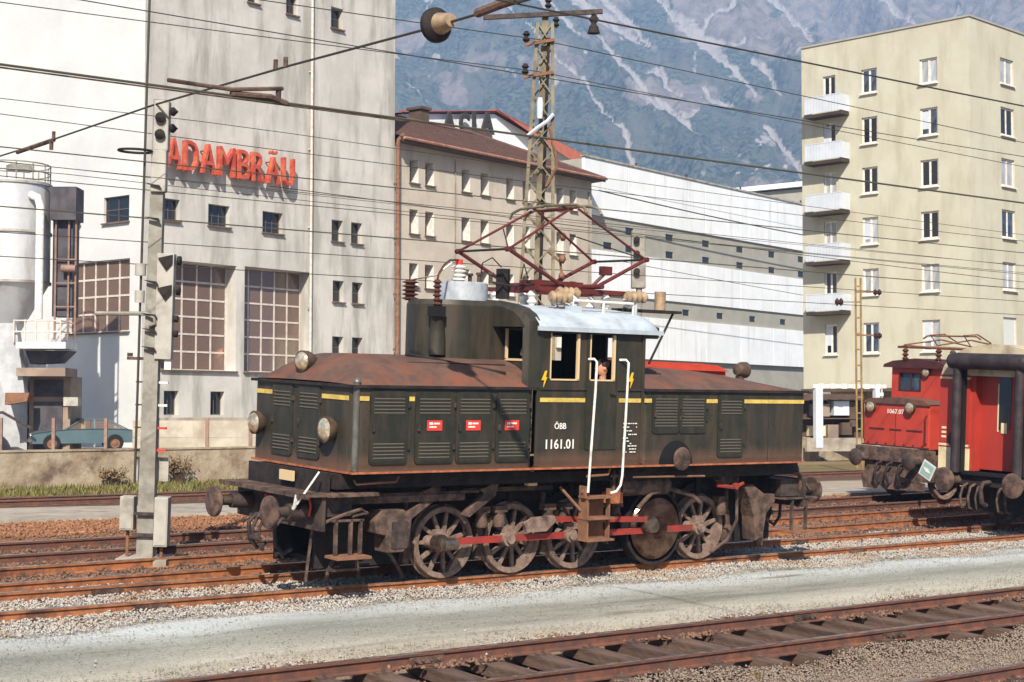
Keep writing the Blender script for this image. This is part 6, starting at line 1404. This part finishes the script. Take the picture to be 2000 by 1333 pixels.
# cross-span with insulators from the grey mast over the front tracks
cs = Thing('cross_span', 'diagonal cross-span wire with round insulator from the grey mast over the tracks', 'span wire', (-.95, 3.5, 7.4), yard=True)
m = M(); m.tube([(-.95, 16., 7.1), (-.95, 10.9, 7.22), (-.95, 8., 7.31), (-.95, 3.6, 7.5), (-.95, -.95, 7.59), (-.95, -4.4, 7.62), (-.95, -9.0, 7.72), (-.95, -16, 7.9)], .017, 6); cs.part('span_wire', m, 'wire')
m = M(); m.lathe([(0, -.28), (.05, -.27), (.06, -.12), (.16, -.09), (.22, -.03), (.22, .03), (.16, .09), (.06, .12), (.05, .27), (0, .28)], (-.95, -4.72, 7.64), Y_, 22); cs.part('insulator', m, 'under_black')
m = M(); m.lathe([(0, -.30), (.075, -.29), (.085, -.17), (.05, -.12)], (-.95, -4.72, 7.64), Y_, 14); m.lathe([(0, .34), (.085, .33), (.14, .10), (.135, .06), (.06, .05)], (-.95, -4.72, 7.64), (0, -1, .05), 16); cs.part('cap', m, 'porcelain_tan')
m = M()
for y, z in ((-.9, 7.60), (-.6, 7.60), (8.0, 7.33)): m.cyl((-.95, y, z-.02), (-.95, y, z+.13), .035, n=8)
m.tube([(-.95, 9.9, 7.22), (-.95, 8.0, 7.30)], .045, 8); m.cyl((-.95, 8.1, 7.12), (-.95, 8.1, 7.32), .04, n=8); m.tube([(-.95, -5.6, 7.66), (-.95, -6.4, 7.72)], .06, 8); cs.part('clamp', m, 'under')

# ------------------------------------------------------------------ mountain
def vnoise(x, y, seed):
    rs = np.random.RandomState(seed); tab = rs.rand(256, 256)
    xi, yi = np.floor(x).astype(int), np.floor(y).astype(int); fx, fy = x-xi, y-yi; fx = fx*fx*(3-2*fx); fy = fy*fy*(3-2*fy)
    g_ = lambda a, b: tab[a % 256, b % 256]
    return (g_(xi, yi)*(1-fx)+g_(xi+1, yi)*fx)*(1-fy)+(g_(xi, yi+1)*(1-fx)+g_(xi+1, yi+1)*fx)*fy
def fbm(x, y, seed, o=5):
    s, a, t_ = 0, .5, 0
    for k in range(o): s = s+a*vnoise(x*2**k, y*2**k, seed+k); t_ += a; a *= .5
    return s/t_
def mountain():
    na, nr = 900, 460
    az = np.linspace(-.62, .62, na)                       # bearing to either side of the valley axis (tangent)
    rr = 900+1150*np.linspace(0, 1, nr)
    A, R_ = np.meshgrid(az, rr, indexing='ij')
    F2 = np.array([.60612, .79537]); R2 = np.array([.79537, -.60612])
    X = CAM_POS.x+R_*(F2[0]+A*R2[0]); Y = CAM_POS.y+R_*(F2[1]+A*R2[1])
    t_ = (R_-900)/1900
    ridge = 1-np.abs(2*fbm(A*7+t_*2.6+3, t_*2.2, 5)-1)
    Z = 25+t_*960+(ridge-.6)*260*np.clip(t_*1.8, 0, 1)+(fbm(A*40+t_*9, t_*20, 11, 3)-.5)*44+(fbm(A*170, t_*80, 21, 3)-.5)*9
    Z = np.minimum(Z, 640+.12*(Z-640))
    # rock gullies: lines in (bearing, slope) space as seen across the valley
    tu = A*1.0; tv = (Z-CAM_POS.z)/R_
    U_ = 1000+3090.8*tu; V_ = 807-3090.8*tv
    wob = (fbm(U_/38., V_/38., 31)-.5)*26; wob2 = (fbm(U_/14., V_/14., 41)-.5)*14
    Uw, Vw = U_+wob+wob2, V_+wob-wob2
    scree = np.zeros_like(Z)
    gul = [([(940, -40), (1000, 9), (1045, 51), (1102, 114), (1144, 150), (1180, 207), (1216, 240), (1236, 310)], (7, 6, 6, 6, 7, 6, 9, 14)),
           ([(1110, -40), (1146, 0), (1210, 48), (1262, 76)], (26, 22, 14, 3)), ([(1160, -40), (1192, 0), (1249, 48), (1268, 76)], (18, 14, 10, 3)),
           ([(1162, 51), (1198, 93), (1240, 138), (1270, 183), (1312, 207), (1351, 238)], (6, 10, 9, 14, 12, 10)),
           ([(1290, -20), (1312, 9), (1357, 48), (1402, 87), (1432, 123), (1480, 174)], (10, 14, 26, 22, 12, 5)), ([(1440, -20), (1411, 3), (1372, 39)], (8, 9, 9)),
           ([(1460, 62), (1420, 78), (1400, 88)], (8, 9, 9)), ([(1500, -30), (1534, 6), (1564, 39), (1600, 75)], (14, 12, 8, 6)),
           ([(1476, 104), (1510, 135), (1531, 177)], (10, 10, 6)), ([(1495, 234), (1549, 300), (1580, 350)], (10, 12, 14)),
           ([(1270, 135), (1300, 128), (1298, 160), (1330, 172)], (9, 9, 7, 6)), ([(1370, 160), (1390, 185), (1440, 200)], (8, 8, 6)), ([(1310, 205), (1345, 215), (1366, 205)], (12, 10, 8)),
           ([(790, 150), (812, 172), (840, 205)], (3, 4, 2)), ([(985, 120), (1000, 135)], (5, 4)), ([(690, -20), (740, 40), (780, 110)], (8, 8, 4)), ([(1700, -60), (1760, 10), (1830, 60)], (12, 12, 8)), ([(300, -60), (380, 60), (450, 170)], (9, 9, 6)), ([(2060, -30), (2120, 60), (2200, 160)], (10, 12, 8)),
           ([(1010, -60), (1060, -10), (1085, 30)], (10, 8, 3)), ([(1040, -40), (1100, 15), (1130, 60)], (8, 8, 4))]
    for pts, ws in gul:
        for (a, b), wa, wb in zip(zip(pts, pts[1:]), ws, ws[1:]):
            a_, b_ = np.array(a, float), np.array(b, float); d = b_-a_; L2 = (d**2).sum()
            u = np.clip(((Uw-a_[0])*d[0]+(Vw-a_[1])*d[1])/L2, 0, 1)
            dist = np.hypot(Uw-a_[0]-u*d[0], Vw-a_[1]-u*d[1]); w = wa+(wb-wa)*u
            scree = np.maximum(scree, np.clip(1.25-dist/(w*.8), 0, 1))
    Z = Z-scree*6
    diag = fbm((U_*.75-V_*.66)/34., (U_*.66+V_*.75)/120., 51, 5)       # scattered streaks running down the slope
    streak = np.clip((diag-.64)*7, 0, 1)*np.clip((fbm(U_/110., V_/90., 61)-.40)*4, 0, 1)*np.clip((U_-950)/300., 0, 1)
    spots = np.clip((fbm(U_/16., V_/16., 71, 4)-.66)*8, 0, 1)*np.clip((fbm(U_/120., V_/70., 81)-.48)*6, 0, 1)
    alp = np.clip(((fbm(U_/80., V_/60., 91)-.52)*5)+np.clip((U_-1150)/400., 0, 1)*np.clip((190-V_)/150., -.4, 1)*1.5, 0, 1)   # pale alpine turf and rock higher up
    rock = np.clip(np.maximum(scree, np.maximum(streak*.8, spots*.8)), 0, 1)
    me = bpy.data.meshes.new('mountain'); co = np.stack([X, Y, Z], -1).reshape(-1, 3)
    idx = np.arange(na*nr).reshape(na, nr); Fq = np.stack([idx[:-1, :-1], idx[1:, :-1], idx[1:, 1:], idx[:-1, 1:]], -1).reshape(-1, 4)
    me.vertices.add(len(co)); me.vertices.foreach_set('co', co.ravel()); me.loops.add(Fq.size); me.loops.foreach_set('vertex_index', Fq.ravel().astype(np.int32))
    me.polygons.add(len(Fq)); me.polygons.foreach_set('loop_start', np.arange(0, Fq.size, 4, dtype=np.int32)); me.polygons.foreach_set('loop_total', np.full(len(Fq), 4, dtype=np.int32)); me.polygons.foreach_set('use_smooth', np.ones(len(Fq), dtype=bool))
    me.update(calc_edges=True)
    at = me.attributes.new('cover', 'FLOAT_COLOR', 'POINT'); c4 = np.stack([rock, alp, np.zeros_like(rock), np.ones_like(rock)], -1).reshape(-1, 4); at.data.foreach_set('color', c4.ravel())
    mt = bpy.data.materials.new('mountain_cover'); mt.use_nodes = True; N = mt.node_tree.nodes; Lk = mt.node_tree.links; b = N['Principled BSDF']; b.inputs['Roughness'].default_value = 1; b.inputs['Specular IOR Level'].default_value = .1
    ac = N.new('ShaderNodeAttribute'); ac.attribute_name = 'cover'; sx = N.new('ShaderNodeSeparateColor'); Lk.new(ac.outputs['Color'], sx.inputs[0])
    tc = N.new('ShaderNodeTexCoord'); nz = N.new('ShaderNodeTexNoise'); nz.inputs['Scale'].default_value = .055; nz.inputs['Detail'].default_value = 6; Lk.new(tc.outputs['Object'], nz.inputs['Vector'])
    def mix(f, a, c):
        x = N.new('ShaderNodeMix'); x.data_type = 'RGBA'; Lk.new(f, x.inputs[0])
        for i, q_ in ((6, a), (7, c)):
            if isinstance(q_, tuple): x.inputs[i].default_value = (*q_, 1)
            else: Lk.new(q_, x.inputs[i])
        return x.outputs[2]
    def nz_(sc, det=8., ro=.65):
        n_ = N.new('ShaderNodeTexNoise'); n_.inputs['Scale'].default_value = sc; n_.inputs['Detail'].default_value = det; n_.inputs['Roughness'].default_value = ro; Lk.new(tc.outputs['Object'], n_.inputs['Vector']); return n_.outputs[0]
    def rng(src, lo, hi):
        x = N.new('ShaderNodeMapRange'); x.interpolation_type = 'SMOOTHSTEP'; x.inputs[1].default_value = lo; x.inputs[2].default_value = hi; Lk.new(src, x.inputs[0]); return x.outputs[0]
    def broken(mask, amt, sc, lo, hi):
        x = N.new('ShaderNodeMath'); x.operation = 'MULTIPLY_ADD'; Lk.new(nz_(sc), x.inputs[0]); x.inputs[1].default_value = amt; Lk.new(mask, x.inputs[2]); return rng(x.outputs[0], lo+amt*.5, hi+amt*.5)
    forest = mix(rng(nz_(.2, 10., .75), .42, .58), (.014, .026, .026), (.078, .092, .074)); forest = mix(rng(nz_(.018, 4.), .45, .65), forest, (.075, .078, .068))
    turf = mix(rng(nz_(.05), .38, .62), (.165, .142, .134), (.10, .092, .086))
    col = mix(broken(sx.outputs[1], 1.1, .022, .35, .6), forest, turf); col = mix(broken(sx.outputs[0], 1.5, .09, .36, .72), col, (.25, .232, .225)); Lk.new(col, b.inputs['Base Color'])
    bp = N.new('ShaderNodeBump'); bp.inputs['Strength'].default_value = .8; bp.inputs['Distance'].default_value = 6.; nz2 = N.new('ShaderNodeTexNoise'); nz2.inputs['Scale'].default_value = .11; nz2.inputs['Detail'].default_value = 4; Lk.new(tc.outputs['Object'], nz2.inputs['Vector']); Lk.new(nz2.outputs[0], bp.inputs['Height']); Lk.new(bp.outputs[0], b.inputs['Normal'])
    MATS['mountain_cover'] = mt
    tag(put('mountain', me, 'mountain_cover'), 'forested mountainside with pale rock gullies', kind='structure')
mountain()

# ------------------------------------------------------------------ haze over the valley
m = M(); m.box((-3600, -3000, -8), (7200, 7200, 760))
hz = put('haze', m.mesh('haze'), None); tag(hz, 'pale blue haze filling the valley', kind='stuff')
hm = bpy.data.materials.new('haze'); hm.use_nodes = True; N = hm.node_tree.nodes; N.remove(N['Principled BSDF'])
pv = N.new('ShaderNodeVolumePrincipled'); pv.inputs['Color'].default_value = (.36, .57, .94, 1); pv.inputs['Density'].default_value = .00031; pv.inputs['Anisotropy'].default_value = .0
hm.node_tree.links.new(pv.outputs[0], N['Material Output'].inputs['Volume']); hz.data.materials.append(hm)
